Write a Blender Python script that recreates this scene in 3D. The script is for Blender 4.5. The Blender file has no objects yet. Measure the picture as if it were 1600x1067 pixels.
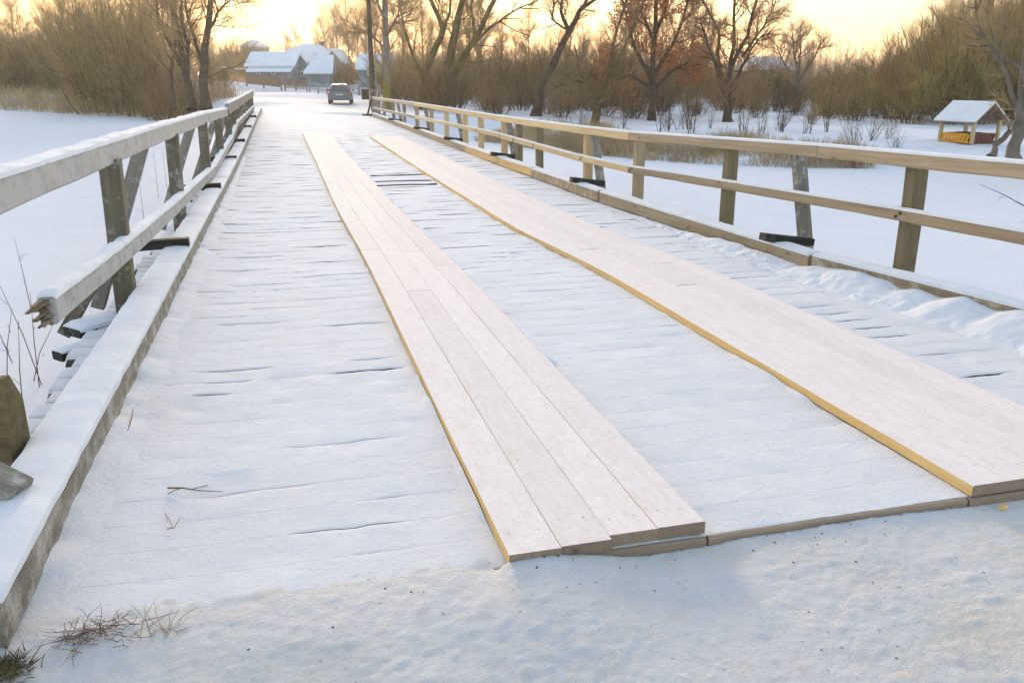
import bpy, math, random
import numpy as np
from mathutils import Vector, Matrix, noise
random.seed(7)
R = math.radians
S = bpy.context.scene
COL = S.collection

# ------------------------------------------------------------ camera, sky, sun, exposure
EYE = 1.65
F, CX, CY = 1300.0, 800.0, 533.5
TH, PSI = R(17.304), R(14.927)
cam = bpy.data.cameras.new('camera'); cam.lens = F/1600*36; cam.sensor_width = 36
cam.clip_start = 0.05; cam.clip_end = 4000
cob = bpy.data.objects.new('camera', cam); COL.objects.link(cob)
cob.location = (0, 0, EYE); cob.rotation_euler = (math.pi/2-TH, 0, -PSI)
S.camera = cob

SKY_ROLL = .50; SKY_TINT = (1.03, .965, .975)
SUN_EL, SUN_AZ = R(4.6), R(-1.2)          # azimuth measured from +Y towards +X
w = bpy.data.worlds.new('World'); S.world = w; w.use_nodes = True
wn = w.node_tree; wn.nodes.clear()
out = wn.nodes.new('ShaderNodeOutputWorld'); bg = wn.nodes.new('ShaderNodeBackground')
sky = wn.nodes.new('ShaderNodeTexSky'); sky.sky_type = 'NISHITA'; sky.sun_disc = False
sky.sun_elevation = SUN_EL; sky.sun_rotation = SUN_AZ
sky.altitude = 0; sky.air_density = 1.0; sky.dust_density = 2.0; sky.ozone_density = 1.0
bg.inputs['Strength'].default_value = 0.15
hs = wn.nodes.new('ShaderNodeHueSaturation'); hs.inputs['Saturation'].default_value = .85
# soft highlight roll-off of the glow round the sun, channel by channel
def vm(op, a, b):
    o = wn.nodes.new('ShaderNodeVectorMath'); o.operation = op
    for i, v in enumerate((a, b)):
        if isinstance(v, (int, float)): o.inputs[i].default_value = (v, v, v)
        else: wn.links.new(v, o.inputs[i])
    return o.outputs[0]
wn.links.new(sky.outputs[0], hs.inputs['Color'])
lum = wn.nodes.new('ShaderNodeVectorMath'); lum.operation = 'DOT_PRODUCT'; lum.inputs[1].default_value = (.3, .5, .2)
wn.links.new(hs.outputs[0], lum.inputs[0])
den = wn.nodes.new('ShaderNodeMath'); den.operation = 'MULTIPLY_ADD'; den.inputs[1].default_value = SKY_ROLL; den.inputs[2].default_value = 1.0
wn.links.new(lum.outputs['Value'], den.inputs[0])
tint = wn.nodes.new('ShaderNodeVectorMath'); tint.operation = 'MULTIPLY'; tint.inputs[1].default_value = SKY_TINT
wn.links.new(hs.outputs[0], tint.inputs[0])
roll = vm('DIVIDE', tint.outputs[0], den.outputs[0])
wn.links.new(roll, bg.inputs[0]); wn.links.new(bg.outputs[0], out.inputs[0])
sl = bpy.data.lights.new('sun', 'SUN'); sl.energy = .9; sl.angle = R(13); sl.color = (1, .74, .47)
so = bpy.data.objects.new('sun', sl); COL.objects.link(so)
sd = Vector((math.sin(SUN_AZ)*math.cos(SUN_EL+R(3)), math.cos(SUN_AZ)*math.cos(SUN_EL+R(3)), math.sin(SUN_EL+R(3))))
so.rotation_euler = sd.to_track_quat('Z', 'Y').to_euler()
S.view_settings.view_transform = 'Standard'; S.view_settings.look = 'None'
S.view_settings.exposure = 3.08; S.view_settings.gamma = 1
S.view_settings.use_curve_mapping = False
S.render.engine = 'CYCLES'

# ------------------------------------------------------------ measuring helpers
FW = Vector((math.sin(PSI)*math.cos(TH), math.cos(PSI)*math.cos(TH), -math.sin(TH)))
RT = Vector((math.cos(PSI), -math.sin(PSI), 0))
UP = Vector((math.sin(PSI)*math.sin(TH), math.cos(PSI)*math.sin(TH), math.cos(TH)))
CAMP = Vector((0, 0, EYE))
def ray(px, py): return FW + RT*((px-CX)/F) - UP*((py-CY)/F)
def at(px, py, d): return CAMP + ray(px, py)*d
def on_z(px, py, z=0.0):
    r = ray(px, py); return CAMP + r*((z-EYE)/r.z)
def lerp(a, b, t): return a+(b-a)*t
def sstep(a, b, x):
    t = min(1, max(0, (x-a)/(b-a))); return t*t*(3-2*t)
def interp(pts, y):
    if y <= pts[0][0]: return pts[0][1]
    for (a, va), (b, vb) in zip(pts, pts[1:]):
        if y <= b: return va+(vb-va)*(y-a)/(b-a)
    return pts[-1][1]
def nz(x, y, z=0.0): return noise.noise(Vector((x, y, z)))

# ------------------------------------------------------------ object helpers
def link(name, me, mats=(), parent=None, loc=None, kind=None):
    for m in mats: me.materials.append(m)
    o = bpy.data.objects.new(name, me); COL.objects.link(o)
    if parent: o.parent = parent
    if loc is not None: o.location = loc
    if kind: o['kind'] = kind
    return o
def mesh(name, V, Fc, mi=None, smooth=False):
    me = bpy.data.meshes.new(name)
    me.from_pydata([tuple(v) for v in V], [], Fc)
    if mi is not None: me.polygons.foreach_set('material_index', mi)
    if smooth: me.polygons.foreach_set('use_smooth', [True]*len(me.polygons))
    me.update()
    if smooth: me.set_sharp_from_angle(angle=R(48))
    return me
def tag(o, label, cat, group=None):
    o['label'] = label; o['category'] = cat
    if group: o['group'] = group
    return o
def thing(name, label, cat, loc=(0, 0, 0), rz=0.0, group=None):
    o = bpy.data.objects.new(name, None); COL.objects.link(o)
    o.location = loc; o.rotation_euler = (0, 0, rz)
    o.empty_display_size = .2
    return tag(o, label, cat, group)
def dup(src, loc=None, rz=None, sc=None, label=None):
    def cp(o, par):
        c = o.copy(); COL.objects.link(c)
        if par: c.parent = par
        for ch in o.children: cp(ch, c)
        return c
    c = cp(src, None)
    if loc is not None: c.location = loc
    if rz is not None: c.rotation_euler = (0, 0, rz)
    if sc is not None: c.scale = sc if hasattr(sc, '__len__') else (sc, sc, sc)
    if label: c['label'] = label
    return c

# ------------------------------------------------------------ materials
class NT:
    def __init__(s, name):
        s.m = bpy.data.materials.new(name); s.m.use_nodes = True; s.t = s.m.node_tree
        s.b = s.t.nodes['Principled BSDF']; s.tc = s.t.nodes.new('ShaderNodeTexCoord')
    def n(s, ty, **k):
        o = s.t.nodes.new(ty)
        for a, v in k.items(): setattr(o, a, v)
        return o
    def l(s, a, b): s.t.links.new(a, b)
    def noise(s, scale, vec=None, detail=4, rough=.55, stretch=None, w=None):
        src = vec or s.tc.outputs['Object']
        if stretch:
            mp = s.n('ShaderNodeMapping'); mp.inputs['Scale'].default_value = stretch
            s.l(src, mp.inputs[0]); src = mp.outputs[0]
        o = s.n('ShaderNodeTexNoise'); o.inputs['Scale'].default_value = scale
        o.inputs['Detail'].default_value = detail; o.inputs['Roughness'].default_value = rough
        s.l(src, o.inputs['Vector']); return o.outputs['Fac']
    def ramp(s, fac, *st):
        o = s.n('ShaderNodeValToRGB'); e = o.color_ramp.elements
        while len(e) < len(st): e.new(.5)
        for i, (p, c) in enumerate(st):
            e[i].position = p; e[i].color = (c if hasattr(c, '__len__') else (c, c, c)) + (1,) if hasattr(c, '__len__') else (c, c, c, 1)
        s.l(fac, o.inputs[0]); return o.outputs[0]
    def mix(s, fac, a, b, mode='MIX'):
        o = s.n('ShaderNodeMix', data_type='RGBA', blend_type=mode)
        for sock, v in ((o.inputs[0], fac), (o.inputs[6], a), (o.inputs[7], b)):
            if isinstance(v, (int, float)): sock.default_value = v
            elif isinstance(v, tuple): sock.default_value = v+(1,)
            else: s.l(v, sock)
        return o.outputs[2]
    def add(s, a, b, k=1.0, op='ADD'):
        o = s.n('ShaderNodeMath', operation=op); s.l(a, o.inputs[0])
        if isinstance(b, (int, float)): o.inputs[1].default_value = b
        else: s.l(b, o.inputs[1])
        return o.outputs[0]
    def bump(s, h, st=.5, dist=.01, base=None):
        o = s.n('ShaderNodeBump'); o.inputs['Strength'].default_value = st; o.inputs['Distance'].default_value = dist
        s.l(h, o.inputs['Height'])
        if base: s.l(base, o.inputs['Normal'])
        return o.outputs[0]
    def done(s, col, rough=.8, nrm=None, spec=.3):
        if isinstance(col, tuple): s.b.inputs['Base Color'].default_value = col+(1,)
        else: s.l(col, s.b.inputs['Base Color'])
        s.b.inputs['Roughness'].default_value = rough
        s.b.inputs['Specular IOR Level'].default_value = spec
        if nrm: s.l(nrm, s.b.inputs['Normal'])
        return s.m

def snow_mat(name, a=(.84, .86, .89), b=(.76, .79, .84), dirt=0.0, bump=.6, spots=None, patch=None, fine=60, bd=.006):
    k = NT(name)
    c = k.ramp(k.noise(1.3, detail=5), (.35, b), (.62, a))
    c = k.mix(k.ramp(k.noise(9, detail=6), (.42, 0), (.7, .45)), c, (.74, .76, .80))
    if patch:
        c = k.mix(k.ramp(k.noise(.9, detail=6, rough=.7), (.48, 0), (.68, patch[0])), c, patch[1])
        c = k.mix(k.ramp(k.noise(14, detail=5, rough=.7), (.55, 0), (.7, patch[0])), c, patch[1])
    if dirt:
        c = k.mix(k.ramp(k.noise(34, detail=4, rough=.7), (.66, 0), (.74, dirt)), c, (.30, .26, .2))
    if spots:
        f = k.n('ShaderNodeTexVoronoi'); f.inputs['Scale'].default_value = spots
        k.l(k.tc.outputs['Object'], f.inputs['Vector'])
        sm = k.ramp(f.outputs['Distance'], (.05, .8), (.14, 0))
        sm2 = k.ramp(k.noise(3.1, detail=3), (.5, 0), (.62, 1))
        c = k.mix(k.mix(1.0, sm, sm2, 'MULTIPLY'), c, (.12, .1, .07))
    n1 = k.bump(k.noise(6, detail=6, rough=.6), bump*.5, .03)
    n2 = k.bump(k.noise(fine, detail=6, rough=.8), bump, bd, n1)
    c = k.mix(k.ramp(k.noise(fine*2.2, detail=4, rough=.8), (.40, .22), (.58, 0)), c, (.68, .71, .77))
    return k.done(c, .9, n2, .08)

def wood_mat(name, a, b, frost=0.0, frostc=(.78, .79, .80), rough=.75, moss=None, knots=True, gs=1.0):
    k = NT(name)
    ri = k.n('ShaderNodeObjectInfo'); off = k.n('ShaderNodeVectorMath', operation='ADD')
    cb = k.n('ShaderNodeCombineXYZ')
    m1 = k.add(ri.outputs['Random'], 37.0, op='MULTIPLY')
    k.l(m1, cb.inputs[0]); k.l(m1, cb.inputs[1]); k.l(m1, cb.inputs[2])
    k.l(k.tc.outputs['Object'], off.inputs[0]); k.l(cb.outputs[0], off.inputs[1]); v = off.outputs[0]
    g = k.noise(3.2*gs, v, 7, .62, (.35, 9, 9))
    g2 = k.noise(14*gs, v, 5, .7, (.15, 12, 12))
    c = k.ramp(g, (.3, b), (.68, a))
    c = k.mix(k.ramp(g2, (.42, 0), (.72, .55)), c, tuple(x*.55 for x in b))
    tone = k.ramp(ri.outputs['Random'], (0, .82), (1, 1.08))
    c = k.mix(1.0, c, tone, 'MULTIPLY')
    if knots:
        vo = k.n('ShaderNodeTexVoronoi'); vo.inputs['Scale'].default_value = 2.2
        mp = k.n('ShaderNodeMapping'); mp.inputs['Scale'].default_value = (1, 3.2, 3.2)
        k.l(v, mp.inputs[0]); k.l(mp.outputs[0], vo.inputs['Vector'])
        c = k.mix(k.ramp(vo.outputs['Distance'], (.05, .7), (.13, 0)), c, tuple(x*.35 for x in b))
    if moss:
        c = k.mix(k.ramp(k.noise(2.6, v, 5), (.45, 0), (.66, moss[0])), c, moss[1])
    if frost:
        f = k.ramp(k.noise(8, v, 7, .72), (.62-frost*.55, 0), (.80-frost*.5, min(1, .35+frost)))
        c = k.mix(f, c, frostc)
    n = k.bump(g2, .5, .004, k.bump(g, .35, .006))
    return k.done(c, rough, n, .25)

M = {}
M['snow'] = snow_mat('snow', fine=70)
M['snow_deck'] = snow_mat('snow_deck', a=(.83, .85, .89), b=(.77, .79, .84), bump=.9, fine=42, bd=.010, patch=(.25, (.80, .75, .68)))
M['snow_near'] = snow_mat('snow_near', a=(.86, .86, .86), b=(.79, .80, .82), dirt=.45, bump=1.0, spots=17, patch=(.6, (.78, .71, .58)), fine=48, bd=.014)
M['snow_ice'] = snow_mat('snow_ice', a=(.80, .82, .87), b=(.76, .78, .84), bump=.25, fine=20)
M['snow_far'] = snow_mat('snow_far', a=(.82, .84, .89), b=(.70, .73, .79), dirt=.5, bump=.5, fine=9)
M['snow_roof'] = snow_mat('snow_roof', a=(.74, .84, .93), b=(.62, .74, .86), bump=.4, fine=14)
# a thin dusting over new boards
def dusted():
    k = NT('dusted_board')
    ri = k.n('ShaderNodeObjectInfo'); cb = k.n('ShaderNodeCombineXYZ'); m1 = k.add(ri.outputs['Random'], 23.0, op='MULTIPLY')
    k.l(m1, cb.inputs[0]); k.l(m1, cb.inputs[1])
    off = k.n('ShaderNodeVectorMath', operation='ADD'); k.l(k.tc.outputs['Object'], off.inputs[0]); k.l(cb.outputs[0], off.inputs[1]); v = off.outputs[0]
    g = k.noise(5, v, 6, .65, (.2, 10, 10))
    wood = k.ramp(g, (.3, (.50, .33, .24)), (.7, (.70, .50, .38)))
    sn = k.ramp(k.noise(9, v, 7, .75, (.6, 1.3, 1)), (.28, .76), (.56, .96))
    f2 = k.ramp(k.noise(34, v, 6, .8, (.6, 1, 1)), (.32, .78), (.56, 1.0))
    wv = k.n('ShaderNodeTexWave', wave_type='BANDS', bands_direction='X'); wv.inputs['Scale'].default_value = 11; wv.inputs['Distortion'].default_value = 3.5; wv.inputs['Detail'].default_value = 2
    wv.inputs['Detail Scale'].default_value = 3; k.l(k.tc.outputs['Object'], wv.inputs['Vector'])
    tm = k.ramp(k.noise(1.6, v, 3), (.5, 0), (.62, 1)); tread = k.mix(1.0, k.ramp(wv.outputs['Fac'], (.3, 0), (.7, .22)), tm, 'MULTIPLY')
    c = k.mix(k.mix(1.0, sn, f2, 'MULTIPLY'), wood, (.92, .865, .85))
    c = k.mix(k.ramp(k.noise(13, v, 5, .7, (.10, 12, 12)), (.54, 0), (.74, .34)), c, (.68, .54, .47))
    c = k.mix(tread, c, (.82, .74, .70))
    ri2 = k.ramp(ri.outputs['Random'], (0, .93), (1, 1.0)); c = k.mix(1.0, c, ri2, 'MULTIPLY')
    n = k.bump(k.noise(50, v, 5, .7), .7, .004, k.bump(wv.outputs['Fac'], .04, .002, k.bump(g, .3, .003)))
    return k.done(c, .9, n, .08)
M['dusted'] = dusted()
M['pine'] = wood_mat('new_pine', (.90, .62, .28), (.78, .48, .17), knots=True)
M['pine_rail'] = wood_mat('new_pine_rail', (.74, .56, .33), (.60, .42, .21))
M['tan'] = wood_mat('weathered_tan', (.50, .385, .26), (.35, .26, .165))
M['tan_dark'] = wood_mat('weathered_post', (.30, .24, .15), (.17, .13, .08), moss=(.6, (.16, .15, .06)))
M['grey'] = wood_mat('grey_wood', (.30, .28, .24), (.19, .17, .14), frost=.2)
M['frosty'] = wood_mat('frosted_wood', (.40, .38, .35), (.29, .27, .24), frost=.55, frostc=(.46, .45, .44), knots=True)
M['mossy'] = wood_mat('mossy_post', (.20, .175, .13), (.11, .095, .07), moss=(.5, (.14, .13, .06)), frost=.14)
M['mossy2'] = wood_mat('mossy_stub', (.22, .17, .09), (.11, .085, .045), moss=(.7, (.18, .16, .04)))
M['tar'] = wood_mat('dark_beam', (.035, .042, .035), (.015, .018, .014), frost=.06)
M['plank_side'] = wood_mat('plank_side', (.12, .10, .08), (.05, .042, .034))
M['endgrain'] = wood_mat('end_grain', (.40, .30, .22), (.27, .20, .15), gs=2)
M['kerb_face'] = wood_mat('kerb_face', (.31, .27, .21), (.19, .165, .13), frost=.34, frostc=(.55, .52, .47), moss=(.4, (.17, .16, .09)))
M['kerb_right'] = wood_mat('kerb_right', (.45, .33, .21), (.28, .20, .12), frost=.25, frostc=(.75, .68, .58))
M['kerb_new'] = wood_mat('kerb_new', (.80, .55, .25), (.62, .38, .15))
def plain(name, c, rough=.7, vary=.25, sc=4, spec=.3, metal=0):
    k = NT(name)
    col = k.ramp(k.noise(sc, detail=5), (.3, tuple(x*(1-vary) for x in c)), (.7, tuple(min(1, x*(1+vary)) for x in c)))
    m = k.done(col, rough, k.bump(k.noise(sc*6, detail=4), .3, .01), spec)
    k.b.inputs['Metallic'].default_value = metal
    return m
M['bark'] = plain('bark_dark', (.075, .058, .04), .95, .5, 3)
M['bark_olive'] = plain('bark_olive', (.13, .10, .045), .95, .5, 2)
M['bark_moss'] = plain('bark_moss', (.24, .20, .05), .95, .4, 2)
def mossbase():
    k = NT('bark_mossbase'); sx = k.n('ShaderNodeSeparateXYZ'); k.l(k.tc.outputs['Object'], sx.inputs[0])
    h = k.add(sx.outputs[2], k.noise(1.5, detail=4)); c = k.ramp(k.noise(4, detail=5), (.3, (.16, .13, .11)), (.7, (.30, .26, .22)))
    f = k.ramp(k.add(h, .25, op='MULTIPLY'), (.45, 1), (.75, 0))
    return k.done(k.mix(f, c, (.20, .17, .04)), .95, k.bump(k.noise(12), .4, .02), .1)
M['bark_mossbase'] = mossbase()
M['bark_grey'] = plain('bark_grey', (.16, .135, .11), .95, .4, 2)
M['twig_dark'] = plain('twig_dark', (.20, .145, .08), .95, .4, .6)
M['twig_red'] = plain('twig_red', (.32, .19, .10), .95, .4, .5)
M['twig_brown'] = plain('twig_brown', (.40, .28, .14), .95, .45, .35)
M['twig_olive'] = plain('twig_olive', (.36, .28, .11), .95, .45, .35)
M['twig_far'] = plain('twig_far', (.46, .33, .21), .95, .3, .3)
M['leaf'] = plain('dry_leaf', (.42, .16, .06), .9, .5, 1)
M['rust'] = plain('rusty_nail', (.10, .06, .045), .8, .3)
M['reed'] = plain('reed', (.42, .31, .18), .9, .4, .6)
M['weed'] = plain('dry_weed', (.17, .11, .07), .9, .4, 3)
M['grass'] = plain('old_grass', (.12, .105, .05), .9, .5, 5)

# ------------------------------------------------------------ terrain
ICE = -1.1
river = [(-420, 330), (-120, 190), (-60, 135), (-27.9, 98.8), (-20.9, 89.2), (-15.6, 81.3), (-10.7, 75.8), (-6.8, 68), (-4, 55), (-1.6, 43.6),
         (6.2, 42.5), (8.6, 42), (10.1, 40), (11.3, 32.4), (14.3, 27.3), (19.5, 23.8), (22.9, 22), (35, 14), (70, -2), (300, -90),
         (300, -220), (60, -42), (20, -8), (9, 1.2), (6, 2.45), (-1.7, 2.45), (-4, 3.2), (-9, 1.0), (-30, -12), (-420, -120)]
RV = np.array(river)
def rdist(x, y):
    x = np.atleast_1d(np.asarray(x, float)); y = np.atleast_1d(np.asarray(y, float))
    ins = np.zeros(x.shape, bool); dm = np.full(x.shape, 1e9)
    n = len(RV)
    for i in range(n):
        ax, ay = RV[i]; bx, by = RV[(i+1) % n]
        c = ((ay > y) != (by > y))
        with np.errstate(divide='ignore', invalid='ignore'):
            xi = (bx-ax)*(y-ay)/(by-ay if by != ay else 1e-9)+ax
        ins ^= c & (x < xi)
        t = np.clip(((x-ax)*(bx-ax)+(y-ay)*(by-ay))/((bx-ax)**2+(by-ay)**2), 0, 1)
        dm = np.minimum(dm, np.hypot(x-ax-t*(bx-ax), y-ay-t*(by-ay)))
    return np.where(ins, -dm, dm)
AN = [(490, 167, 58), (530, 163, 62), (430, 158, 62), (545, 166, 62), (420, 145, 75), (460, 143, 85), (385, 135, 92), (352, 127, 100), (560, 158, 70), (480, 137, 92), (520, 146, 84), (600, 150, 82), (330, 150, 62),
      (320, 168, 50), (280, 172, 55), (200, 168, 78), (150, 158, 88), (80, 148, 105), (20, 142, 118),
      (640, 172, 55), (680, 172, 54), (760, 178, 52), (845, 182, 50), (930, 196, 44), (1020, 190, 46), (1135, 190, 45), (1250, 187, 46), (1135, 212, 35), (1000, 208, 37),
      (1350, 197, 42), (1300, 222, 32), (1500, 226, 31), (1450, 236, 27), (1580, 250, 22.5), (1600, 246, 24), (1400, 226, 31), (1250, 214, 34), (1560, 200, 42),
      (450, 118, 130), (650, 130, 150), (900, 135, 150), (1200, 135, 150), (1500, 140, 130), (100, 132, 160), (330, 118, 150), (560, 132, 110), (700, 150, 90), (1000, 155, 90), (1200, 150, 90), (1400, 160, 75)]
AP = np.array([tuple(at(*a)) for a in AN])
AP = np.vstack([AP, [(1.7, 46, .12), (-1.2, 46, .28), (4.6, 46, .0), (0, 52, .22), (-6, 50, .0), (600, 600, 4), (-600, 600, 4), (0, 800, 5), (500, 100, 1), (-400, 400, 3)]])
def bank(x, y):
    x = np.atleast_1d(np.asarray(x, float)); y = np.atleast_1d(np.asarray(y, float))
    num = np.zeros(x.shape); den = np.zeros(x.shape)
    for ax, ay, az in AP:
        wgt = 1/(((x-ax)**2+(y-ay)**2)+2.0)**1.6
        num += wgt*az; den += wgt
    return num/den
def terrain(x, y):
    s = rdist(x, y); x = np.atleast_1d(np.asarray(x, float)); y = np.atleast_1d(np.asarray(y, float))
    far = y > 10-.35*x
    t = np.clip(s/5.0, 0, 1); t = t*t*(3-2*t)
    tn = np.clip(s/1.2, 0, 1); tn = tn*tn*(3-2*tn)
    zf = np.where(far, ICE+.06+(bank(x, y)-ICE-.06)*np.maximum(t, np.clip((s/1.0), 0, 1)*.22),
                  ICE+(-.22-ICE)*tn)
    zi = ICE-.05-np.clip(-s*.35, 0, .8)
    return np.where(s > 0, zf, zi)
def tz(x, y): return float(terrain(x, y)[0])

def axis(lo, hi, fine_lo, fine_hi, st, grow=1.25):
    a = list(np.arange(fine_lo, fine_hi+1e-6, st)); s_ = st; v = a[-1]
    while v < hi: s_ *= grow; v += s_; a.append(v)
    s_ = st; v = a[0]; b = []
    while v > lo: s_ *= grow; v -= s_; b.append(v)
    return np.array(b[::-1]+a)
def grid(name, xs, ys, zf, mats, kind='structure', mi=None):
    X, Y = np.meshgrid(xs, ys); Z = zf(X.ravel(), Y.ravel())
    V = np.stack([X.ravel(), Y.ravel(), Z], 1); nx, ny = len(xs), len(ys)
    i, j = np.meshgrid(np.arange(nx-1), np.arange(ny-1)); q = (j*nx+i).ravel()
    Fc = np.stack([q, q+1, q+nx+1, q+nx], 1)
    me = bpy.data.meshes.new(name); me.vertices.add(len(V)); me.vertices.foreach_set('co', V.ravel())
    me.loops.add(Fc.size); me.loops.foreach_set('vertex_index', Fc.ravel())
    me.polygons.add(len(Fc)); me.polygons.foreach_set('loop_start', np.arange(0, Fc.size, 4))
    me.polygons.foreach_set('use_smooth', np.ones(len(Fc), bool))
    me.update(calc_edges=True); me.validate()
    return link(name, me, mats, kind=kind)
def ground_z(x, y):
    z = terrain(x, y)
    nn = np.array([nz(a*.35, b*.35)*.10+nz(a*1.3, b*1.3, 3)*.04 for a, b in zip(x, y)])
    road = (np.abs(x-1.5) < 3.2) & (y < 62) & (y > 40)
    return z+np.where(road, nn*.25, nn)*np.where(y > 10, 1, .3)
grid('ground', axis(-900, 900, -36, 46, .8), axis(-60, 1500, 18, 112, .8), ground_z, [M['snow_far']])
grid('ice', axis(-450, 450, -30, 40, 1.0), axis(-240, 340, -2, 90, 1.0),
     lambda x, y: ICE+np.array([nz(a*.18, b*.18, 9)*.05+nz(a*.7, b*.4, 9)*.012 for a, b in zip(x, y)]), [M['snow_ice']])
# ------------------------------------------------------------ bridge deck
def rise(x, y):
    return (interp([(17, 0), (25, .1), (33, .2), (44.5, .3)], y))*max(0, min(1, (4.3-x)/5.3)) + .05*sstep(36, 44.5, y)*0
def deck_h(x, y):
    h = nz(x*1.1, y*1.1, 7)*.006 + nz(x*6, y*6, 1)*.004
    if y < 9: h -= .006*max(0, nz(x*3.1, y*2.2, 13)-.12)*4*(nz(x*9, y*7, 15)+.5)
    if y < 12: h += nz(x*20, y*20, 5)*.0028
    if x > 3.7: h += sstep(3.7, 4.3, x)*((nz(x*5, y*5, 8)*.006+nz(x*13, y*13, 8)*.006))*(1-sstep(9, 12, y))
    h += .02*sstep(-.35, -.9, x)*(1-sstep(10, 20, y))
    return h + rise(x, y)
# snow covered approach in front of the deck
def appr_z(x, y):
    o = np.empty(len(x))
    for i, (a, b) in enumerate(zip(x, y)):
        base = lerp(.006, .030, sstep(.35, .75, a)) if a < .8 else lerp(.030, -.016, sstep(.8, 1.15, a)) if a < 2 else lerp(-.016, -.034, sstep(2, 3, a))
        if a > .8: base -= .012*sstep(1.0, 1.2, a)*(1-sstep(1.4, 1.6, a))
        z = lerp(-.03, base, sstep(1.6, 2.5, b)) + nz(a*1.4, b*1.4)*.007 + nz(a*5, b*5, 2)*.004 + nz(a*13, b*13, 4)*.0025 + max(0, nz(a*24, b*24, 4))*.0045 + nz(a*55, b*55, 4)*.0035
        lf = 1-sstep(.60, .66, a)
        zl = lerp(z, deck_h(a, b)+lerp(.006, -.010, max(0, min(1, (b-2.46)/.30)))+.3*nz(a*24, b*24, 4)*.010, sstep(2.1, 2.5, b))
        zr = z-.3*sstep(2.50, 2.56, b)
        z = lerp(zr, zl, lf)
        ed = max(0, -1.25-a)*.25 + max(0, a-5.6)*.2
        o[i] = z-ed-max(0, -b)*.02
    return o
grid('path', axis(-7, 12, -1.5, 5.3, .014, 1.2), axis(-8, 2.76, .9, 2.76, .013, 1.25)[:], appr_z, [M['snow_near']])

PITCH, Y0 = .205, 2.53
slits_px = [(520,628,586,580,11),(507,592,506,502,9),(300,357,625,623,9),(315,425,573,569,7),(318,395,596,593,5),(340,435,511,509,5),(335,440,471,468,4),(490,570,428,425,6),(545,600,558,556,5),
 (1332,1392,513,510,10),(1368,1432,531,528,8),(1509,1570,590,584,12),(1265,1321,487,484,7),(1295,1351,500,495,7),(1224,1287,477,472,6),(1436,1454,597,595,9),(1544,1565,645,643,10),
 (1422,1475,549,546,5),(1123,1144,429,427,8),(1137,1187,439,437,7),(920,952,400,398,7),(887,926,354,352,7),(968,1007,387,385,6),(1060,1100,414,412,5),(1180,1210,455,454,6),(850,903,323,322,12),(566,664,275,273,18),(588,684,292,291,20),(591,664,283,281,14),
 (800,845,305,304,9),(690,730,251,250,10),(780,815,331,330,7),(870,905,368,367,6),(1000,1040,447,445,5),(830,880,455,452,4),(700,740,352,350,4),(1030,1100,515,511,3),
 (450,640,835,812,3),(450,620,700,690,2)]
SL = {}
for a, b, ya, yb, g in slits_px:
    p, q = on_z(a, ya), on_z(b, yb); k = round(((p.y+q.y)/2-Y0)/PITCH)
    SL.setdefault(k, []).append((p.x, q.x, g*.001))
def slit(k, x):
    y = Y0+k*PITCH; g = .0004; d = (.0003+.0016*max(0, nz(x*.8, k*3.7, 2)))*(.25+.75*sstep(2.8, 6.5, y))
    for a, b, s in SL.get(k, ()):
        tt = min(x-a, b-x)/.08
        if tt > -.3:
            s2 = 2*s*max(0, min(1, tt+.3))*(1+.5*nz(x*9, k*5)); g = max(g, s2*.5); d = max(d, min(.004, s2*.4))
    dens = sstep(5.2, 11, y)
    if .55 < x < 2.6: dens *= .75
    v = nz(x*.9+k*17.3, k*9.1, 4)+.35*nz(x*5, k*11.0)
    thr = lerp(.42 if (x < .6 or x > 3.7) else .55, -.02, dens); thr = thr+.25*sstep(24, 38, y)
    if v > thr:
        s2 = min(1, (v-thr)*4)*lerp(.004, .011+.009*sstep(12, 24, y), dens)*random.uniform(.85, 1)
        g = max(g, s2*.5); d = max(d, s2*.35+.0008)
    return g, d
DARKP = sorted({round((on_z(625, yy).y-Y0)/PITCH) for yy in (274, 283, 291)})
deck = thing('bridge_deck', 'snow covered plank deck of the wooden bridge running to the far bank', 'bridge deck', (1.7, Y0, -.06))
nplank = int((44.3-Y0)/PITCH)
prev = {}
edges = {}
def edge_pts(k, x):
    key = (k, round(x, 4))
    if key not in edges: edges[key] = slit(k, x)
    return edges[key]
cols_cache = {}
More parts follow.
